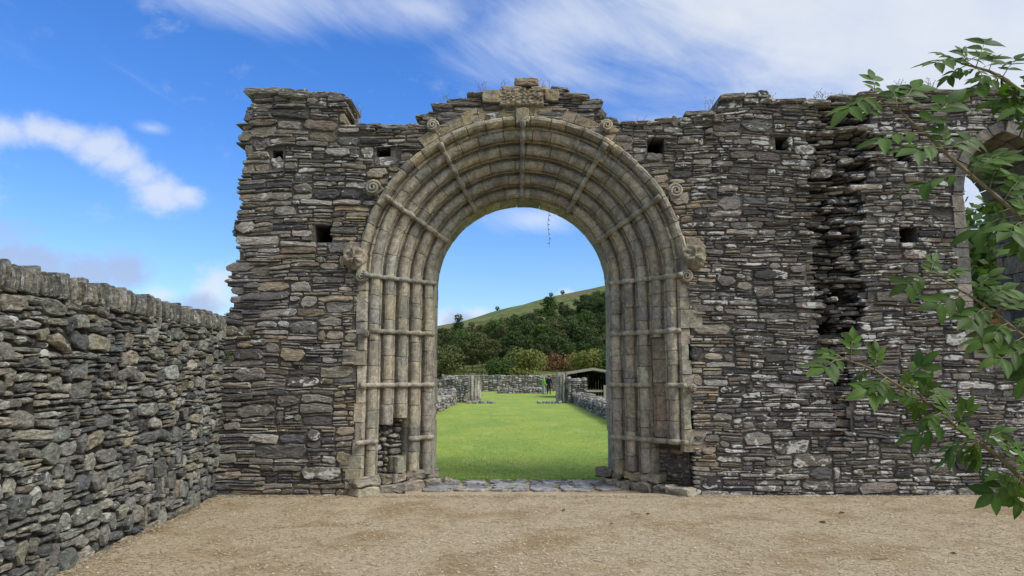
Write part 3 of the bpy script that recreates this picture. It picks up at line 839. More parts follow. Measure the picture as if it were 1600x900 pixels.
# rough footing stones and the rubble showing where shafts are lost
foot = []
for side in 'LR':
    s = -1 if side == 'L' else 1
    for row_, (z0, z1) in enumerate(((-.04, .13), (.12, .27))):
        a = -.18
        while a < NORD * PITCHL - .02:
            l = rg.uniform(.18, .42)
            if side == 'R' and row_ == 1 and a < .30: a += l; continue
            r, y = ry(0, a + l / 2, .05 + (.05 if row_ == 0 else .0) + rg.uniform(-.03, .04))
            V, Fc = stone(l * 1.05, z1 - z0 + rg.uniform(-.01, .035), .24, rg, 1.5, .022, .2, .0, True)
            td = Vector((s * TDIR[0], TDIR[1], 0)); nd = Vector((s * NDIR[0], NDIR[1], 0)); P0 = at_ry((side, (z0 + z1) / 2), r, y)
            V = [P0 + td * x + nd * d + Vector((0, 0, z)) for x, d, z in V]
            emit('footing_stone', V, Fc, vary(rg.choice(TAN), rg, .2, rg.uniform(-.2, .2)))
            a += l
def fill(side, a0, a1, z0, z1, dd):
    s = -1 if side == 'L' else 1
    for a, b, c0, c1 in pack(a0, a1, z0, z1, lambda u, z, r: (r.uniform(.08, .2), r.uniform(.03, .11)), rg, .05):
        c1 = min(c1, z1)
        if c1 - c0 < .02: continue
        r, y = ry(0, (a + b) / 2, dd + rg.uniform(-.05, .03))
        V, Fc = stone(b - a - .01, c1 - c0 - .008, .15, rg, 1.4, .02, .3, .01)
        td = Vector((s * TDIR[0], TDIR[1], 0)); nd = Vector((s * NDIR[0], NDIR[1], 0)); P0 = at_ry((side, (c0 + c1) / 2), r, y)
        emit('exposed_rubble_stone', [P0 + td * x + nd * d + Vector((0, 0, z)) for x, d, z in V], Fc, vary(rg.choice(PAL_L), rg, .25, -.1), 'slate')
fill('L', 1.0 * p, 2.0 * p, .25, 1.05, -.10); fill('L', 2.0 * p, 3.0 * p, .42, 1.12, -.10)
fill('R', -.1, 2.0 * p, .0, .62, -.17)

# ================================================================== BOUNDARY WALL ON THE LEFT
A = on_ground(350, 771); B = on_ground(90, 898)
A = A + (A - B) * ((YW + .02 - A.y) / (A.y - B.y))          # meets the doorway wall
U = (B - A).normalized(); LEN = 9.0                          # u runs from the corner towards the viewer
NRM = Vector((-U.y, U.x, 0)) if -U.y > 0 else Vector((U.y, -U.x, 0))
lwall = empty('dry_stone_wall', A + U * 3 - NRM * .28, 'dry stone boundary wall with upright coping stones running along the left', 'wall')
LWH = at(345, 500, YW).z - .15
def lw(u, d, z): return A + U * u + NRM * d + Vector((0, 0, z))
mb = MB()
V = [lw(u, d, z) for u in (-.3, LEN) for d in (-.04, -.52) for z in (-.1, LWH + .02)]
mb.add(V, [(0, 1, 3, 2), (4, 6, 7, 5), (0, 4, 5, 1), (2, 3, 7, 6), (0, 2, 6, 4), (1, 5, 7, 3)]); mb.build('earth_core', 'earth', lwall, False, lwall.location)
rg = random.Random(41)
def size_dry(u, z, r):
    k = r.random(); low = max(0, 1 - z / 1.1)
    if k < .46 - .36 * low: return r.uniform(.08, .30), r.uniform(.024, .05)
    if k < .80 - .34 * low: return r.uniform(.10, .32), r.uniform(.05, .10)
    return r.uniform(.14, .38), r.uniform(.10, .17 + .08 * low)
PAL_D = [(0.197, 0.197, 0.174), (0.156, 0.156, 0.142), (0.244, 0.243, 0.213), (0.125, 0.126, 0.119), (0.187, 0.174, 0.137), (0.093, 0.096, 0.095), (0.249, 0.236, 0.190), (0.166, 0.173, 0.151)]
items = []
for a, b, z0, z1 in pack(0.0, LEN, -.05, LWH, size_dry, rg, .045, .02):
    z1 = min(z1, LWH + .03); w_, h_ = b - a, z1 - z0
    if h_ < .02: continue
    g = rg.uniform(.002, .008)
    V, Fc = stone(w_ - g, max(.016, h_ - g), rg.uniform(.12, .2), rg, 1.25, rg.uniform(.008, .024), .24, rg.uniform(0, .008), w_ * h_ > .008)
    rot = rg.gauss(0, .05) * (2 if h_ > .09 else 1); off = rg.uniform(-.022, .018); uc, zc = (a + b) / 2, (z0 + z1) / 2
    tw = rg.uniform(-.12, .12)
    wz = (.05 * mnoise.noise((uc * .9, 8.1, zc * 1.3)) + .02 * mnoise.noise((uc * 3, 2.2, zc * 3))) * min(1, zc / .3)
    V = [lw(uc + x * math.cos(rot) - z * math.sin(rot), d + off + tw * x, zc + wz + z * math.cos(rot) + x * math.sin(rot)) for x, d, z in V]
    P0 = lw(uc, 0, zc); dist = (P0 - cam.location).length
    vis = w_ * h_ / dist ** 2 * (1 if uc < 5.6 else .05)
    items.append((V, Fc, vary(rg.choice(PAL_D), rg, .28, rg.choice([-.4, -.2, 0, .1, .35])), vis))
to_parts(items, 300, lambda q: q[3], 'stone', 'drystone', lwall, 'small_rubble')
u = -.05
while u < LEN:                                               # coping of slabs set on edge
    wd = rg.uniform(.02, .06); hh = rg.uniform(.16, .235)
    V, Fc = stone(wd * 1.08, hh, rg.uniform(.42, .5), rg, 1.2, .014, .35, .01, True)
    lean = rg.gauss(-.10, .07); off = rg.uniform(-.014, .014)
    V = [lw(u + wd / 2 + x * math.cos(lean) - z * math.sin(lean), d + off, LWH + hh / 2 - .01 + z * math.cos(lean) + x * math.sin(lean)) for x, d, z in V]
    mb = MB(); mb.add(V, Fc, vary(rg.choice(PAL_D[:5]), rg, .25, rg.choice([-.2, .1, .3]))); mb.build('coping_stone', 'drystone', lwall, False, V[0]); u += wd * .93

# ================================================================== THRESHOLD PAVING
pav = empty('threshold_paving', (X0, YW + .7, 0), 'worn grey flagstones laid across the threshold of the arched doorway', 'paving')
mb = MB(); mb.add(*box((X0, (YW + .25 + YL) / 2, -.03), (3.3, YL - YW - .1, .06))); mb.build('earth_bed', 'gravel', pav, False, pav.location)
for a, b, y0, y1 in pack(X0 - 1.45, X0 + 1.42, YW + .38, YL + .02, lambda u, z, r: (r.uniform(.22, .6), r.uniform(.13, .34)), rg, .12, .05):
    y1 = min(y1, YL + .05)
    if y1 - y0 < .06: continue
    xc, yc = (a + b) / 2, (y0 + y1) / 2
    if abs(xc - X0) > RI + .1 and yc > YW + 1.0: continue
    V, Fc = stone(b - a - .015, y1 - y0 - .015, .07, rg, 1.6, .012, .35, .0, True)
    tl = rg.uniform(-.02, .02)
    V = [(xc + x, yc + z, .030 + d * .4 + tl * x + (d if d < -.05 else 0)) for x, d, z in V]
    mb = MB(); mb.add(V, Fc, vary(rg.choice([(.25, .25, .245), (.21, .21, .21), (.28, .27, .25), (.18, .18, .182)]), rg, .15, rg.uniform(-.3, .1)))
    mb.build('flagstone', 'flag', pav, False, (xc, yc, .04))

# ================================================================== RUINS INSIDE THE NAVE
PAL_F = [(.22, .21, .19), (.16, .155, .145), (.30, .29, .27), (.11, .11, .11), (.19, .17, .14), (.38, .37, .34)]
def low_wall(name, label, P, Q, width, hfun, size, seed, limit=0, stuff='rubble', lift=None):
    """free-standing ruin of rubble between ground points P and Q, both faces and the top laid with stones"""
    rg = random.Random(seed); P, Q = Vector(P), Vector(Q); L = (Q - P).length; U_ = (Q - P) / L
    N_ = Vector((-U_.y, U_.x, 0)); mid = (P + Q) / 2
    ob = empty(name, (mid.x, mid.y, lawn_z(mid.x, mid.y)), label, 'wall')
    gz = lambda u: lawn_z((P + U_ * u).x, (P + U_ * u).y)
    mb = MB(); n = max(2, int(L / .5)); V = []
    for i in range(n + 1):
        u = L * i / n; h_ = hfun(u) - .08
        for d, z in ((-width / 2 + .06, -.1), (-width / 2 + .06, h_), (width / 2 - .06, h_), (width / 2 - .06, -.1)): V.append(P + U_ * u + N_ * d + Vector((0, 0, gz(u) + z)))
    Fc = [(i * 4 + a, i * 4 + a + 1, i * 4 + a + 5, i * 4 + a + 4) for i in range(n) for a in range(3)] + [(0, 1, 2, 3), tuple(n * 4 + k for k in (3, 2, 1, 0))]
    mb.add(V, Fc); mb.build('earth_core', 'mortar', ob, False, ob.location)
    items = []; hm = max(hfun(L * i / 20) for i in range(21))
    def put(V, Fc, f, tn):
        W = [f(*p) for p in V]; c = sum(W, Vector()) / len(W)
        sx = len(W); s = max((q - c).length for q in W) / (c - cam.location).length
        items.append((W, Fc, tn, s))
    for sd_ in (-1, 1):
        for a, b, z0, z1 in pack(0, L, -.03, hm, size, rg, size(0, 0, rg)[0] * .3, .03):
            uc = (a + b) / 2
            if z1 > hfun(uc) + .05: continue
            V, Fc = stone(b - a - .01, z1 - z0 - .008, .14, rg, 1.3, .03, .3, .015)
            off = rg.uniform(-.04, .03); zc = (z0 + z1) / 2
            put(V, Fc, lambda x, d, z: P + U_ * (uc + x) + N_ * sd_ * (width / 2 + d + off) + Vector((0, 0, gz(uc) + zc + z)), vary(rg.choice(PAL_F), rg, .3, rg.choice([-.2, .1, .3, .5])))
    for e_, s_ in ((0, -1), (L, 1)):
        for a, b, z0, z1 in pack(-width / 2, width / 2, -.03, hfun(e_), size, rg, .08, .03):
            V, Fc = stone(b - a - .01, z1 - z0 - .008, .14, rg, 1.3, .03, .3, .015); off = rg.uniform(-.04, .03)
            put(V, Fc, lambda x, d, z: P + U_ * (e_ + s_ * (d + off)) + N_ * ((a + b) / 2 + x) + Vector((0, 0, gz(e_) + (z0 + z1) / 2 + z)), vary(rg.choice(PAL_F), rg, .3, rg.choice([-.2, .1, .3])))
    for a, b, d0, d1 in pack(0, L, -width / 2, width / 2, lambda u, z, r: (size(u, z, r)[0] * 1.1, min(width, size(u, z, r)[0])), rg, .12, .05):
        uc, dc = (a + b) / 2, (d0 + d1) / 2; h_ = rg.uniform(.07, .16)
        V, Fc = stone(b - a - .01, min(d1, width / 2) - d0, h_, rg, 1.4, .035, .35, .02)
        lo = rg.uniform(-.05, .05)
        put(V, Fc, lambda x, d, z: P + U_ * (uc + x) + N_ * (dc + z) + Vector((0, 0, gz(uc) + hfun(uc) + d + lo)), vary(rg.choice(PAL_F), rg, .25, rg.choice([0, .3, .5])))
    to_parts(items, limit, lambda q: q[3], 'stone', 'far_stone', ob, stuff)
    return ob
med = lambda u, z, r: (r.uniform(.18, .45), r.uniform(.08, .2))
big = lambda u, z, r: (r.uniform(.25, .6), r.uniform(.1, .26))
wob = lambda h, s, a=.12: (lambda u: h + a * mnoise.noise((u * .9, s, 0)) + a * .6 * mnoise.noise((u * 2.7, s, 3)))
low_wall('low_wall', 'low broken nave wall of white crusted stones along the right of the lawn', (3.95, 14.5, 0), (4.15, 44.0, 0), .85, wob(.58, 2), med, 71, 70)
low_wall('low_wall', 'low broken nave wall along the left of the lawn beside the jamb', (-3.75, 13.5, 0), (-3.75, 43.0, 0), .85, lambda u: .55 + .12 * mnoise.noise((u * .7, 8, 0)) + max(0, (u - 24) / 5) * .35, med, 72, 50)
low_wall('nave_wall', 'taller grey rubble wall far left beyond the clustered pier', (-16, 62.0, 0), (-3.5, 62.0, 0), .9, wob(1.30, 5, .10), big, 73)
low_wall('east_wall', 'long grey rubble wall closing the far end of the lawn below the bushes', (-7.5, 76.0, 0), (6.5, 76.0, 0), .9, wob(1.70, 9, .06), big, 74)
low_wall('altar_footing', 'low broad footing of pale stones in front of the far end wall', (-1.4, 68.0, 0), (3.2, 68.0, 0), 1.2, wob(.48, 4, .12), big, 75)
low_wall('pier_base', 'squat rubble block of stone at the right of the lawn beside the shelter', (3.42, 43.9, 0), (4.55, 43.9, 0), 1.3, wob(1.46, 11, .10), med, 76, 40)
# clustered piers: a core ringed with broken shafts
def pier(label, c, rx, ry_, n, h, seed):
    rg = random.Random(seed); ob = empty('clustered_pier', (c[0], c[1], lawn_z(*c)), label, 'pier'); z0 = lawn_z(*c)
    V, Fc = tube([(c[0], c[1], z0 - .1), (c[0], c[1], z0 + h * .92)], min(rx, ry_) * .98, 14)
    V = [((v.x - c[0]) * rx / min(rx, ry_) + c[0], (v.y - c[1]) * ry_ / min(rx, ry_) + c[1], v.z) for v in V]
    mb = MB(); mb.add(V, Fc, (.17, .16, .14, .1)); mb.build('core', 'far_stone', ob, False, ob.location)
    for i in range(n):
        an = 2 * math.pi * i / n; x, y = c[0] + rx * math.cos(an), c[1] + ry_ * math.sin(an)
        hh = h * rg.uniform(.88, 1.02); z = z0 - .05; r = rg.choice([.10, .13, .08])
        while z < z0 + hh:
            dz = rg.uniform(.2, .42); j = rg.uniform(-.015, .015)
            V, Fc = tube([(x + j, y, z + .006), (x + j, y, z + .02), (x + j, y, z + dz - .02), (x + j, y, z + dz)], [r * .93, r, r, r * .93], 9)
            mb = MB(); mb.add(V, Fc, vary(rg.choice([(.33, .30, .25), (.25, .23, .2), (.40, .38, .34), (.2, .19, .17)]), rg, .2, rg.choice([0, .2, .4]))); mb.build('shaft_drum', 'far_stone', ob, False, (x, y, z)); z += dz
    V, Fc = stone(rx * 2.3, ry_ * 2.2, .2, rg, 1.2, .03, .3, .02, True)
    mb = MB(); mb.add([(c[0] + x, c[1] + z, z0 + .1 + d) for x, d, z in V], Fc, (.3, .29, .26, .2)); mb.build('plinth', 'far_stone', ob, False, ob.location)
pier('broken clustered pier of pale shafts at the left of the lawn', (-2.45, 45.0), .36, .5, 11, 1.52, 81)
low_wall('pier_base', 'squat rubble block of stone at the left of the lawn behind the pier shafts', (-4.3, 45.0, 0), (-2.75, 45.0, 0), 1.3, wob(1.46, 15, .14), med, 78, 40)
pier('broken clustered pier beside the squat block at the right of the lawn', (3.12, 44.6), .30, .5, 10, 1.55, 82)
# flat kerb slabs left and right of the nave
rg = random.Random(55)
for lab, x0, x1, y in (('row of flat slabs in the grass at the foot of the left pier', -2.75, -1.05, 43.2), ('row of flat slabs in the grass at the foot of the right pier', 1.5, 2.85, 43.2)):
    ob = empty('slab_row', ((x0 + x1) / 2, y, .05), lab, 'slabs'); x = x0
    while x < x1:
        l = rg.uniform(.3, .6); V, Fc = stone(l - .02, rg.uniform(.5, .9), .15, rg, 1.3, .03, .3, .01, True)
        mb = MB(); mb.add([(x + l / 2 + a, y + z, lawn_z(x, y) + .13 + d) for a, d, z in V], Fc, vary((.3, .3, .29), rg, .25, .2)); mb.build('slab', 'far_stone', ob, False, (x, y, .1)); x += l
for lab, px, py, s in (('loose pale stone block lying left in the grass by the pier', 752, 620, .5), ('loose flat stone resting against the foot of the left door jamb', 699, 752, .20)):
    p_ = on_ground(px, py, .03); V, Fc = stone(s, s * .7, s * .4, rg, 1.2, .03, .3, .01, True)
    mb = MB(); mb.add([(p_.x + a, p_.y + z, p_.z + s * .25 + d) for a, d, z in V], Fc, (.3, .27, .21, .1)); mb.build('loose_stone', 'far_stone', None, False, p_, lab, 'stone')

# ================================================================== OPEN SHELTER
SY = 54.0
pe, pr_, pl = at(872, 584, SY), at(926, 575, SY), at(985, 585, SY)
sh = empty('open_shelter', (pr_.x, SY + 2, lawn_z(pr_.x, SY)), 'low open sided shelter with pale gabled roof and dark interior', 'shelter')
zg = lawn_z(pr_.x, SY)
def part(name, VF, mat, t_=(.5, .5, .5, 0)):
    mb = MB(); mb.add(*VF, t_); return mb.build(name, mat, sh, False, sh.location)
ov = .25; Yb = SY + 5.0
for a, b in ((pe, pr_), (pr_, pl)):
    d = (b - a); V = []
    for y in (SY - ov, Yb): V += [(a.x, y, a.z), (b.x, y, b.z), (b.x, y, b.z - .10), (a.x, y, a.z - .10)]
    part('roof_slope', (V, [(0, 1, 2, 3), (4, 7, 6, 5), (0, 4, 5, 1), (3, 2, 6, 7), (0, 3, 7, 4), (1, 5, 6, 2)]), 'roof')
    V = []
    for y in (SY - ov - .05, SY - ov - .005): V += [(a.x, y, a.z + .02), (b.x, y, b.z + .02), (b.x, y, b.z - .17), (a.x, y, a.z - .17)]
    part('barge_board', (V, [(0, 1, 2, 3), (4, 7, 6, 5), (0, 4, 5, 1), (3, 2, 6, 7), (0, 3, 7, 4), (1, 5, 6, 2)]), 'wood')
x_l, x_r = pe.x + .25, pl.x - .25
nb_ = 22
for i in range(nb_):
    f = (i + .5) / nb_; x = x_l + (x_r - x_l) * f; zt = (pe.z if x < pr_.x else pl.z) + (pr_.z - (pe.z if x < pr_.x else pl.z)) * (1 - abs(x - pr_.x) / (pr_.x - pe.x if x < pr_.x else pl.x - pr_.x)) - .12
    part('board', box((x, Yb - .1, (zg + zt) / 2), ((x_r - x_l) / nb_ - .012, .025, zt - zg)), 'dark_wood')
for s_, x in ((0, x_l), (1, x_r)):
    for i in range(12): part('board', box((x, SY + .2 + i * .4, zg + (pe.z - zg - .12) / 2), (.025, .385, pe.z - zg - .12)), 'dark_wood')
for x, wd in ((x_l + .05, .12), (at(918, 600, SY).x, .1), (x_r - .05, .12)): part('post', box((x, SY, zg + (pe.z - zg) / 2), (wd, wd, pe.z - zg - .1)), 'dark_wood')
part('rail', box(((x_l + x_r) / 2, SY - .1, zg + .52), (x_r - x_l, .06, .16)), 'wood')
part('lower_rail', box(((x_l + x_r) / 2, SY - .1, zg + .08), (x_r - x_l, .06, .14)), 'wood')
for px in (945, 972): part('rail_post', box((at(px, 600, SY).x, SY - .18, zg + .45), (.24, .1, 1.0)), 'wood')

# ================================================================== PEOPLE
def cloth(name, c):
    M[name] = simple(name, tuple(v * .8 for v in c), c, 12, .3, .01)
for n_, c in (('green_jacket', (.20, .50, .05)), ('navy_jacket', (.012, .013, .02)), ('pale_trousers', (.26, .30, .36)), ('dark_trousers', (.02, .021, .026)), ('skin', (.45, .27, .20)), ('grey_hair', (.35, .33, .31)), ('dark_hair', (.04, .03, .025)), ('shoe', (.03, .028, .025))): cloth(n_, c)
def person(label, loc, rz, H, top, legs, hair, bend):
    s = H / 1.75
    J = {'pel': (0, 0, .95), 'bel': (0, .01, 1.10), 'chest': (0, .01 + bend * .2, 1.32), 'nk': (0, .02 + bend * .5, 1.49), 'hd': (0, .05 + bend * .7, 1.60), 'tp': (0, .045 + bend * .75, 1.71), 'ns': (0, .145 + bend * .75, 1.61)}
    E = [('pel', 'bel'), ('bel', 'chest'), ('chest', 'nk'), ('nk', 'hd'), ('hd', 'tp'), ('hd', 'ns')]
    Rr = {'pel': .155, 'bel': .15, 'chest': .175, 'nk': .06, 'hd': .088, 'tp': .06, 'ns': .014}
    for q, g in ((-1, 'l'), (1, 'r')):
        J.update({g + 'hip': (q * .10, 0, .88), g + 'kn': (q * .11, .03 + .02 * q, .49), g + 'an': (q * .12, -.02 + .04 * q, .09), g + 'toe': (q * .14, .14 + .04 * q, .035),
                  g + 'sh': (q * .19, .01 + bend * .25, 1.40), g + 'el': (q * .25, .03 + bend * .3, 1.12), g + 'wr': (q * .22, .20 + bend * .3, .98), g + 'pm': (q * .20, .27 + bend * .3, .97), g + 'ear': (q * .088, .04 + bend * .7, 1.61)})
        E += [('pel', g + 'hip'), (g + 'hip', g + 'kn'), (g + 'kn', g + 'an'), (g + 'an', g + 'toe'), ('chest', g + 'sh'), (g + 'sh', g + 'el'), (g + 'el', g + 'wr'), (g + 'wr', g + 'pm'), ('hd', g + 'ear')]
        Rr.update({g + 'hip': .095, g + 'kn': .066, g + 'an': .05, g + 'toe': .04, g + 'sh': .075, g + 'el': .055, g + 'wr': .036, g + 'pm': .03, g + 'ear': .014})
        for fi in range(5):
            nm = g + 'f%d' % fi; off = (fi - 2) * .018
            if fi == 0: J[nm] = (q * .15, .29 + bend * .3, .985); 
            else: J[nm] = (q * (.20 + off * .3), .34 + bend * .3 + .01 * (2 - abs(fi - 2)), .965 - off)
            E.append((g + 'pm', nm)); Rr[nm] = .009
    ks = list(J); me = bpy.data.meshes.new('person_body')
    me.from_pydata([tuple(c * s for c in J[k]) for k in ks], [(ks.index(a), ks.index(b)) for a, b in E], [])
    tmp = bpy.data.objects.new('tmp', me); COL.objects.link(tmp)
    md = tmp.modifiers.new('skin', 'SKIN')
    for i, k in enumerate(ks): me.skin_vertices[0].data[i].radius = (Rr[k] * s, Rr[k] * s)
    me.skin_vertices[0].data[0].use_root = True
    tmp.modifiers.new('sub', 'SUBSURF').levels = 2
    dg = bpy.context.evaluated_depsgraph_get(); body = bpy.data.meshes.new_from_object(tmp.evaluated_get(dg)); bpy.data.objects.remove(tmp)
    body.materials.clear()
    for mm in (top, legs, 'skin', 'shoe'): body.materials.append(M[mm])
    for pl_ in body.polygons:
        c = pl_.center / s; i = 0
        if c.z < .08: i = 3
        elif c.z < .93 and abs(c.x) < .19 and c.y < .19: i = 1
        elif c.z > 1.485 or c.y - bend * .3 > .215 and c.z < 1.05: i = 2
        pl_.material_index = i; pl_.use_smooth = True
    ob = bpy.data.objects.new('person', body); COL.objects.link(ob)
    ob.location = loc; ob.rotation_euler = (0, 0, rz); tag(ob, label, 'person')
    V = []; Fc = []; nn, mm = 12, 16
    for i in range(nn):
        f = i / (nn - 1)
        for j in range(mm):
            an = 2 * math.pi * j / mm; r = .108 * math.sin(min(1.9, .05 + f * 1.9)); fr = math.sin(an)
            zz = .115 * math.cos(f * 1.9)
            if fr > .35: zz = max(zz, .045)
            V.append((r * math.cos(an) * s, (.03 + bend * .72 + r * 1.05 * fr) * s, (1.635 + zz) * s))
    for i in range(nn - 1):
        for j in range(mm): Fc.append((i * mm + j, (i + 1) * mm + j, (i + 1) * mm + (j + 1) % mm, i * mm + (j + 1) % mm))
    h = MB(); h.add(V, Fc); ho = h.build('hair', hair, None, True); ho.parent = ob
    return ob
py_ = 64.0
for lab, px, rz, H, a, b, h, bn in (('person in a bright green jacket and pale trousers beside the pier', 849, R(-70), 1.62, 'green_jacket', 'pale_trousers', 'grey_hair', .06),
                                    ('person in a dark navy jacket and dark trousers standing close by', 857.5, R(-20), 1.70, 'navy_jacket', 'dark_trousers', 'dark_hair', .10)):
    q = at(px, 605, py_); person(lab, (q.x, py_, lawn_z(q.x, py_) - .01), rz, H, a, b, h, bn)

# ================================================================== TREES, BUSHES AND HEDGES
def crown_mesh(seed, n, lobes, rx, rz, leaf, squash=.75, droop=0.0, zb=None):
    rg = random.Random(seed); L = []
    for _ in range(lobes):
        an, rr, zz = rg.uniform(0, 6.283), rg.random() ** .6, rg.uniform(-.85, 1)
        sc = math.sqrt(max(0.08, 1 - zz * zz * .8))
        L.append((rx * .68 * rr * sc * math.cos(an), rx * .68 * rr * sc * math.sin(an), rz * .70 * zz, rx * rg.uniform(.16, .42)))
    V = np.empty((n * 4, 3), np.float32); T_ = np.empty((n * 4, 4), np.float32)
    for i in range(n):
        lx, ly, lz, lr = L[rg.randrange(lobes)]
        d = Vector((rg.gauss(0, 1), rg.gauss(0, 1), rg.gauss(0, 1) + .25)).normalized(); q = lr * (.55 + .5 * rg.random() ** .5)
        p = Vector((lx, ly, lz)) + Vector((d.x * q, d.y * q, d.z * q * squash))
        nrm = (d + Vector((rg.gauss(0, .6), rg.gauss(0, .6), rg.gauss(0, .6)))).normalized()
        a = nrm.cross(Vector((0, 0, 1)) if abs(nrm.z) < .9 else Vector((1, 0, 0))).normalized(); b = nrm.cross(a); an = rg.uniform(0, 3.14)
        a, b = a * math.cos(an) + b * math.sin(an), b * math.cos(an) - a * math.sin(an)
        s1, s2 = leaf * rg.uniform(.5, 1.2), leaf * rg.uniform(.4, .9)
        for k, (u, v) in enumerate(((-1, -.3), (.1, -1), (1, .2), (-.1, 1))): V[i * 4 + k] = p + a * u * s1 + b * v * s2
        c = rg.random(); T_[i * 4:i * 4 + 4] = (c, c, c, 0)
    me = bpy.data.meshes.new('crown'); me.from_pydata(V.tolist(), [], [(i * 4, i * 4 + 1, i * 4 + 2, i * 4 + 3) for i in range(n)])
    at_ = me.attributes.new('tint', 'FLOAT_COLOR', 'POINT'); at_.data.foreach_set('color', T_.ravel())
    return me
def trunk_mesh(seed, h, r, limbs, spread):
    rg = random.Random(seed); mb = MB()
    pts = [(rg.uniform(-.05, .05) * h * i / 4, rg.uniform(-.05, .05) * h * i / 4, h * i / 4 - .3) for i in range(5)]
    mb.add(*tube(pts, [r * (1.15 - .2 * i) for i in range(5)], 7))
    for _ in range(limbs):
        z = rg.uniform(.35, .9) * h; an = rg.uniform(0, 6.28); l = spread * rg.uniform(.5, .9)
        q = [(0, 0, z - .3), (math.cos(an) * l * .4, math.sin(an) * l * .4, z + l * .3), (math.cos(an) * l, math.sin(an) * l, z + l * .75)]
        mb.add(*tube(q, [r * .5, r * .3, r * .1], 5))
    me = bpy.data.meshes.new('trunk'); me.from_pydata([tuple(v) for v in mb.v], [], mb.f); me.materials.append(M['bark'])
    return me
def tree(name, label, loc, sc, crown, trunk, mat, czf, group=None, cat='tree', rz=0.0, sxy=1.0):
    ob = empty(name, loc, label, cat, group); ob.scale = (sc * sxy, sc * sxy, sc); ob.rotation_euler.z = rz
    for nm, me in (('trunk', trunk), ('crown', crown)):
        c = bpy.data.objects.new(nm, me); COL.objects.link(c); c.parent = ob
        if nm == 'crown': c.location = (0, 0, czf); c.material_slots[0].link = 'OBJECT' if me.materials else 'DATA'
        if nm == 'crown': c.material_slots[0].material = M[mat]
    return ob
crowns = [crown_mesh(100 + i, 2700, 30 + 4 * i, 4.2 - .3 * (i % 3), 4.2 + .5 * (i % 4), .25) for i in range(6)]
for c_m in crowns: c_m.materials.append(M['oak'])
trunks = [trunk_mesh(200 + i, 5.0, .24, 5, 2.6) for i in range(3)]
def hit_terrain(px, py):
    d = ray(px, py); tt = 100.0
    while tt < 1600:
        q = Vector((0, 0, CAMH)) + d * tt
        if q.z < terrain_z(q.x, q.y): return q
        tt += 1.0
    return None
rg = random.Random(77)
up = lambda x: np.interp(x, [640, 690, 735, 800, 850, 905, 960, 1010], [570, 562, 547, 530, 512, 494, 478, 466])
dn_ = lambda x: np.interp(x, [640, 690, 760, 860, 905, 960, 1010], [585, 584, 582, 574, 572, 570, 565])
spots = []
for row_ in range(9):
    for col in range(15):
        px = 640 + col * 25 + rg.uniform(-11, 11) + (row_ % 2) * 12; f = row_ / 8
        py = up(px) + (dn_(px) - up(px)) * f + rg.uniform(-3, 3)
        spots.append((px, py))
for px, py in spots:
    q = hit_terrain(px, py)
    if q is None: continue
    mt = rg.choice(['oak', 'oak', 'oak', 'oak_warm', 'hedge']) if px > 780 else rg.choice(['oak', 'oak_warm', 'oak_warm', 'hedge'])
    lab = {'oak': 'dark green broadleaved tree in the wood on the hillside', 'oak_warm': 'olive tinged broadleaved tree in the wood on the hillside', 'hedge': 'fresher mid green tree in the wood on the hillside'}[mt]
    tree('woodland_tree', lab, (q.x, q.y, terrain_z(q.x, q.y)), rg.uniform(.55, .95) * (q.y / 190) ** .25, rg.choice(crowns), rg.choice(trunks), mt, 5.4, 'trees of the hillside wood', 'tree', rg.uniform(0, 6.28), rg.uniform(.9, 1.15))
rc_ = crown_mesh(301, 900, 16, 2.2, 1.9, .22); rc_.materials.append(M['oak']); rt_ = trunk_mesh(302, 3.2, .16, 5, 1.6)
for lab, px, py, s in (('lone round tree standing on the bare hill ridge', 777, 493.5, .6), ('dark clump of trees on the ridge toward the right', 861, 473.5, .62),
                       ('small tree on the ridge at the right below the cloud', 879, 468.5, .62), ('thin tree on the low left end of the ridge', 716, 523, 1.15)):
    # stand each on the skyline of the hill
    yy = None; d = ray(px, py)
    best = max(((terrain_z(d.x / d.y * Y, Y) - CAMH) / Y, Y) for Y in np.arange(180, 420, 4)); Y = best[1]; x = d.x / d.y * Y
    tree('ridge_tree', lab, (x, Y, terrain_z(x, Y)), s * Y / 330 * 1.0, rc_, rt_, 'oak', 1.5)
bush = crown_mesh(401, 5200, 26, 3.5, 2.6, .13, .9); bush.materials.append(M['willow']); bst = trunk_mesh(402, 1.6, .12, 9, 2.2)
for lab, px, py, Y, s, mt, sx in (('wide yellowing willow bush behind the far wall, the largest of the bushes', 823, 588, 92, 1.20, 'willow', 1.0), ('darker green lower bush joined to the left of the yellowing willow', 778, 588, 91, .92, 'hedge', 1.15),
                                  ('rounded olive bush above the shelter roof', 921, 585, 100, 1.25, 'willow', 1.1), ('pale green bush at the right edge of the opening behind the shelter', 962, 585, 99, 1.3, 'hedge', 1.0),
                                  ('rounded dark tree behind the left jamb above the far wall', 688, 590, 96, 1.35, 'oak_warm', 1.0), ('small pale bush low behind the clustered pier', 716, 590, 93, .5, 'hedge', 1.3)):
    q = at(px, py, Y); tree('bush', lab, (q.x, Y, min(-.05, q.z)), s, bush, bst, mt, 2.0, None, 'bush', px, sx)
brk = crown_mesh(403, 2500, 20, 4.0, .9, .13, .6); brk.materials.append(M['bracken'])
for lab, px, py, s in (('patch of rusty bracken on the slope right of the willow bush', 872, 577, 2.0), ('second patch of rusty bracken further right below the wood', 893, 574, 1.6)):
    q = hit_terrain(px, py)
    if q: tree('bracken_patch', lab, (q.x, q.y, terrain_z(q.x, q.y)), s, brk, bst, 'bracken', .4, None, 'bracken')
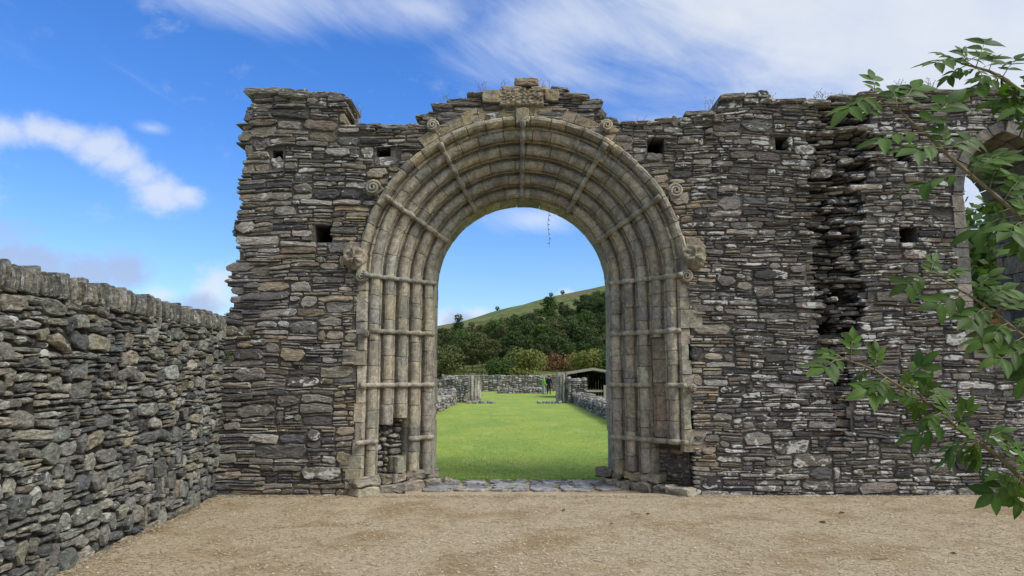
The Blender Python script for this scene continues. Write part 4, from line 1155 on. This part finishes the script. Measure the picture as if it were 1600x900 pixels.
# seen through the lancet window
for lab, px, py, Y, s, mt in (('leafy green tree seen through the lancet window at the right', 1552, 600, 27, 1.8, 'hedge'), ('pale tree top against the sky in the lancet window', 1590, 600, 31, 1.75, 'oak_warm')):
    q = at(px, py, Y); tree('window_tree', lab, (q.x, Y, -.05), s, bush, bst, mt, 2.0, None, 'tree', 1.0)
q = at(1545, 560, 17); tree('bracken_patch', 'orange brown bracken low in the lancet window', (q.x, 17, -.05), 1.0, brk, bst, 'bracken', 2.0, None, 'bracken')

# ================================================================== ELDER BRANCHES AT THE RIGHT
EY = 2.25
shrub = empty('elder_shrub', (2.75, 2.7, 0), 'leafy green elder branches reaching in from the right edge', 'shrub')
rg = random.Random(91)
def epx(px, py, dy=0.0): return at(px, py, EY + dy)
def sub(VF, name, mat, smooth=True, t_=(.5, .5, .5, 0), parent=None):
    mb = MB(); mb.add(*VF, t_); V = VF[0]
    return mb.build(name, mat, parent or shrub, smooth, sum((Vector(v) for v in V), Vector()) / len(V))
base = Vector((2.75, 2.7, -.05))
sub(tube([base, base + Vector((-.05, 0, .6)), base + Vector((.03, -.05, 1.3)), base + Vector((-.08, -.1, 2.1)), base + Vector((-.2, -.15, 2.75))], [.05, .044, .037, .028, .016], 8), 'main_stem', 'bark')
BR = {'A': ([(1640, 382), (1600, 346), (1568, 316), (1520, 276), (1478, 240), (1450, 212), (1430, 196), (1404, 172), (1385, 162), (1366, 152)], base + Vector((-.02, -.05, 1.25)), 0.0),
      'B': ([(1640, 175), (1600, 146), (1566, 121), (1545, 111), (1525, 105), (1505, 100), (1488, 93)], base + Vector((-.1, -.1, 2.2)), .15),
      'D': ([(1640, 560), (1600, 526), (1588, 516), (1555, 489), (1515, 462), (1478, 440), (1450, 433)], base + Vector((0, -.05, .95)), .25),
      'C': ([(1640, 785), (1597, 748), (1560, 712), (1528, 690), (1500, 672), (1470, 645), (1440, 624), (1408, 605), (1366, 578), (1345, 570), (1318, 561)], base + Vector((-.02, 0, .55)), -.1)}
BOBJ_ = {}
for k, (pl_, root, dy) in BR.items():
    pts = [epx(x, y, dy + .0006 * (i * 12)) for i, (x, y) in enumerate(pl_)]
    pre = [root, root.lerp(pts[0], .5) + Vector((0, 0, -.04))]
    allp = pre + pts; n = len(allp)
    BOBJ_[k] = sub(tube(allp, [.0105 - .0078 * (i / (n - 1)) ** .8 for i in range(n)], 7), 'branch', 'twig')
LEAVES = []; CUR = [None]
def leaflet(P, D, nrm, L, wd):
    D = D.normalized(); S = D.cross(nrm).normalized(); N_ = S.cross(D); V = []; Fc = []
    prof = [(0, .04), (.12, .55), (.3, .95), (.5, 1.0), (.7, .74), (.87, .34), (1, .01)]
    cur = rg.uniform(.10, .34); fold = rg.uniform(.05, .35); tw = rg.uniform(-.35, .35)
    for f, b in prof:
        c_ = P + D * (L * f) - N_ * (L * cur * f * f)
        a = tw * f; S2 = S * math.cos(a) + N_ * math.sin(a); N2 = N_ * math.cos(a) - S * math.sin(a)
        e = wd * b * .5
        V += [c_ - S2 * e + N2 * e * fold * .9, c_ - S2 * e * .5 + N2 * e * fold * .5, c_, c_ + S2 * e * .5 + N2 * e * fold * .5, c_ + S2 * e + N2 * e * fold * .9]
    for i in range(len(prof) - 1):
        for k in range(4): Fc.append((i * 5 + k, i * 5 + k + 1, (i + 1) * 5 + k + 1, (i + 1) * 5 + k))
    c = rg.random() * .8; LEAVES.append((V, Fc, [(c + (.25 if i % 5 == 2 else 0),) * 3 + (0,) for i in range(len(V))], L * wd * (1 if -.1 < P.x < 1.75 else .3), CUR[0]))
def cleaf(b, t_, dy, n=5, k=1.0):
    P = epx(*b, dy); Q = epx(*t_, dy + rg.uniform(-.10, .10)); ax = Q - P; L = ax.length; ax.normalize()
    nr = Vector((rg.uniform(-.3, .3), -.55 + rg.uniform(-.35, .2), .8)).normalized()
    nr = (nr - ax * nr.dot(ax)).normalized(); S = ax.cross(nr)
    rl = L * .60
    mid = P + ax * rl * .5 + nr * L * .05; end = P + ax * rl
    sub(tube([P, mid, end], [.0019, .0015, .001], 5), 'leaf_stalk', 'twig', parent=BOBJ_[CUR[0]])
    ll = min(.094, max(.05, L * .47)) * k
    leaflet(end, ax + nr * rg.uniform(-.25, .1), nr, ll * rg.uniform(.95, 1.1), ll * rg.uniform(.38, .45))
    for i in range((n - 1) // 2):
        f = .92 - .40 * i if n <= 5 else .95 - .30 * i
        R0 = P.lerp(mid, f * 2) if f < .5 else mid.lerp(end, f * 2 - 1)
        for s_ in (-1, 1):
            an = R(rg.uniform(42, 68)) * s_
            dd = ax * math.cos(an) + S * math.sin(an) - nr * rg.uniform(-.05, .3)
            q = ll * (.95 - .14 * i) * rg.uniform(.85, 1.05)
            leaflet(R0, dd, (nr + S * rg.uniform(-.3, .3)).normalized(), q, q * rg.uniform(.40, .48))
LV = {'A': [((1368, 152), (1298, 180)), ((1366, 152), (1362, 106), 7), ((1370, 154), (1322, 150)), ((1375, 158), (1350, 182)), ((1404, 172), (1440, 116)), ((1402, 170), (1392, 128)), ((1440, 205), (1508, 133)), ((1446, 208), (1330, 224)),
            ((1476, 238), (1540, 206)), ((1470, 232), (1404, 236)), ((1476, 238), (1468, 184)), ((1516, 274), (1404, 294)), ((1516, 274), (1592, 226)), ((1568, 315), (1606, 262)), ((1566, 314), (1542, 326)), ((1590, 336), (1486, 374)), ((1598, 344), (1600, 400)), ((1625, 368), (1580, 392)), ((1610, 355), (1625, 310)), ((1545, 298), (1560, 250)), ((1580, 325), (1530, 350)), ((1600, 346), (1562, 372)), ((1612, 356), (1590, 300)), ((1600, 346), (1618, 384))],
      'B': [((1525, 105), (1546, 44), 7), ((1490, 94), (1444, 102), 7), ((1500, 99), (1458, 76)), ((1510, 102), (1464, 132)), ((1530, 107), (1482, 118)), ((1566, 121), (1602, 78)), ((1562, 119), (1512, 126)), ((1600, 146), (1528, 166)), ((1625, 165), (1562, 172)), ((1625, 165), (1580, 128)), ((1600, 146), (1618, 110)), ((1610, 152), (1575, 190)), ((1630, 170), (1600, 210)), ((1545, 111), (1560, 80)), ((1510, 102), (1500, 70))],
      'D': [((1450, 433), (1396, 452)), ((1450, 433), (1464, 396)), ((1470, 437), (1506, 416)), ((1514, 461), (1434, 484)), ((1514, 461), (1566, 416)), ((1555, 489), (1600, 462)), ((1552, 487), (1504, 488)), ((1588, 516), (1500, 548)), ((1588, 516), (1604, 492)), ((1620, 545), (1522, 572)), ((1620, 545), (1568, 588)), ((1615, 540), (1600, 600)), ((1575, 505), (1540, 528)), ((1600, 526), (1560, 556)), ((1540, 480), (1500, 512)), ((1620, 545), (1590, 620)), ((1535, 474), (1590, 440))],
      'C': [((1318, 561), (1266, 582)), ((1328, 564), (1334, 512), 7), ((1320, 561), (1278, 546)), ((1366, 578), (1372, 536), 7), ((1362, 576), (1326, 596)), ((1408, 605), (1460, 550)), ((1405, 604), (1328, 618)), ((1440, 624), (1452, 586)), ((1442, 625), (1398, 618)), ((1444, 626), (1488, 612)), ((1440, 624), (1430, 648)), ((1490, 665), (1522, 622)), ((1490, 665), (1398, 690)), ((1486, 660), (1470, 626)), ((1526, 689), (1462, 704)), ((1530, 691), (1586, 664)), ((1528, 690), (1506, 726)), ((1535, 694), (1584, 694)), ((1526, 688), (1500, 652)), ((1590, 742), (1526, 792)), ((1592, 744), (1544, 742)), ((1600, 750), (1604, 704)), ((1594, 745), (1575, 796)), ((1560, 712), (1600, 690)), ((1560, 712), (1528, 744)), ((1470, 645), (1440, 664)), ((1385, 590), (1360, 612)), ((1425, 616), (1418, 578)), ((1600, 750), (1622, 790))]}
for k, ls in LV.items():
    CUR[0] = k
    for l in ls: cleaf(l[0], l[1], BR[k][2], 7)
    for _ in range(9 if k in 'AB' else 5):                   # denser growth towards the stem
        nd = rg.choice([q for q in BR[k][0] if q[0] > 1500]); an = rg.uniform(0, 6.283); l = rg.uniform(50, 85)
        cleaf(nd, (nd[0] + l * math.cos(an), nd[1] + l * math.sin(an) * .8), BR[k][2] + rg.uniform(-.1, .2), 7)
LEAVES.sort(key=lambda q: q[3], reverse=True); keep = {k: 0 for k in LV}
for q in LEAVES[:300]: keep[q[4]] += 1
for k in LV: to_parts([q[:4] for q in LEAVES if q[4] == k], keep[k], lambda q: q[3], 'leaf', 'elder', BOBJ_[k], 'small_leaves', True)

# ================================================================== WEEDS, VINE AND LITTER
rg = random.Random(63)
def weed(label, px, py, hpx, n, seedy, mat='dry_weed', dy=.25, spread=.25, name='dry_weed'):
    q = at(px, py, YW + dy); k = YW / F * hpx
    ob = empty(name, q, label, 'weed')
    mb = MB()
    for i in range(n):
        b_ = q + Vector((rg.uniform(-.04, .04) * n ** .5, rg.uniform(-.04, .04), -.06)); l = k * rg.uniform(.5, 1.05); dx = rg.gauss(0, spread) * l
        pts = [b_, b_ + Vector((dx * .35, 0, l * .5)), b_ + Vector((dx, rg.uniform(-.02, .02), l))]
        mb.add(*tube(pts, [.004, .003, .0018], 4))
        for s_ in range(seedy):
            f = rg.uniform(.55, 1); c_ = pts[1].lerp(pts[2], f * 2 - 1 if f > .5 else 0); e = c_ + Vector((rg.uniform(-.06, .06), rg.uniform(-.03, .03), rg.uniform(.01, .06)))
            mb.add(*tube([c_, e], [.002, .0015], 3)); mb.add(*tube([e, e + Vector((0, 0, .012))], [.007, .004], 4))
    mb.build('stems', mat, ob, False, q, kind='stuff')
weed('pinkish seeded weed growing in the notch of the left wall top', 561, 192, 38, 5, 7)
weed('thin weed left of it on the left wall top', 546, 178, 26, 3, 2)
for lab, px, py, h, n, s_ in (('dry grass stems on the arch top left of the capping block', 757, 138, 16, 5, 1), ('dry grass stems just left of the capping block', 788, 132, 14, 4, 1), ('dry grass stems right of the capping block', 850, 132, 14, 4, 1), ('single thin stem on the wall right of the arch', 999, 190, 24, 2, 0), ('thin dry stems where the right wall steps up', 1104, 168, 26, 4, 2),
                             ('umbel seed head on the right wall top', 1277, 158, 22, 4, 6), ('short dry grass beside the umbel on the right wall', 1302, 154, 16, 5, 2), ('dry grass tuft on the right wall behind the elder leaves', 1405, 140, 26, 7, 2), ('dry grass tuft on the right wall near the upper branch', 1460, 140, 24, 7, 2), ('dry grass tuft at the far right of the wall top', 1532, 140, 20, 6, 2),
                             ('sparse dry stems on the right wall cap', 1210, 152, 10, 4, 1), ('short dry stems on the arch shoulder at the left', 700, 150, 9, 4, 1)):
    weed(lab, px, py, h, n, s_)
weed('small green grass tuft growing on a stone of the left wall', 492, 401, 10, 16, 0, 'hedge', -.04, .7, 'grass_tuft')
weed('little green fern rooted in the corner between the two walls', 352, 552, 14, 16, 0, 'hedge', -.03, .9, 'fern_tuft')
q = at(857, 322, YW + 1.1)
vine = empty('hanging_vine', q, 'thin dry vine tendril hanging from the crown of the arch', 'vine'); mb = MB()
pts = [q + Vector((.012 * math.sin(i * .9), 0, .08 - i * .075)) for i in range(11)]; mb.add(*tube(pts, [.004 - .0002 * i for i in range(11)], 4))
for i in range(2, 10): mb.add(*tube([pts[i], pts[i] + Vector((rg.choice([-1, 1]) * .03, 0, -.012))], [.007, .004], 4))
mb.build('tendril', 'dry_weed', vine, False, q)
for i in range(10):                                          # brown leaves and twigs on the forecourt
    y = rg.uniform(4.2, 9.2); x = rg.uniform(-.2, .72 * y); z = court_z(x, y)
    if i % 3 == 0:
        l = rg.uniform(.08, .22); an = rg.uniform(-.6, .6)
        VF = tube([(x, y, z + .006), (x + l * .5 * math.cos(an), y + l * .5 * math.sin(an), z + .012), (x + l * math.cos(an + .2), y + l * math.sin(an + .2), z + .006)], [.004, .0035, .002], 5); nm, mt, lb = 'twig', 'bark', 'small dark twig lying on the brown forecourt'
    else:
        P0 = Vector((x, y, z + .008)); an = rg.uniform(0, 6.28); D = Vector((math.cos(an), math.sin(an), 0)); S = Vector((-D.y, D.x, 0)); l = rg.uniform(.03, .055)
        VF = ([P0 - D * l, P0 - S * l * .5 + Vector((0, 0, .012)), P0 + D * l, P0 + S * l * .5 + Vector((0, 0, .014)), P0 + Vector((0, 0, -.004))], [(0, 1, 4), (1, 2, 4), (2, 3, 4), (3, 0, 4)]); nm, mt, lb = 'fallen_leaf', 'bracken', 'curled brown fallen leaf lying on the forecourt'
    mb = MB(); mb.add(*VF); mb.build(nm, mt, None, False, (x, y, z), lb, 'leaf' if nm != 'twig' else 'twig', None, 'litter on the forecourt')
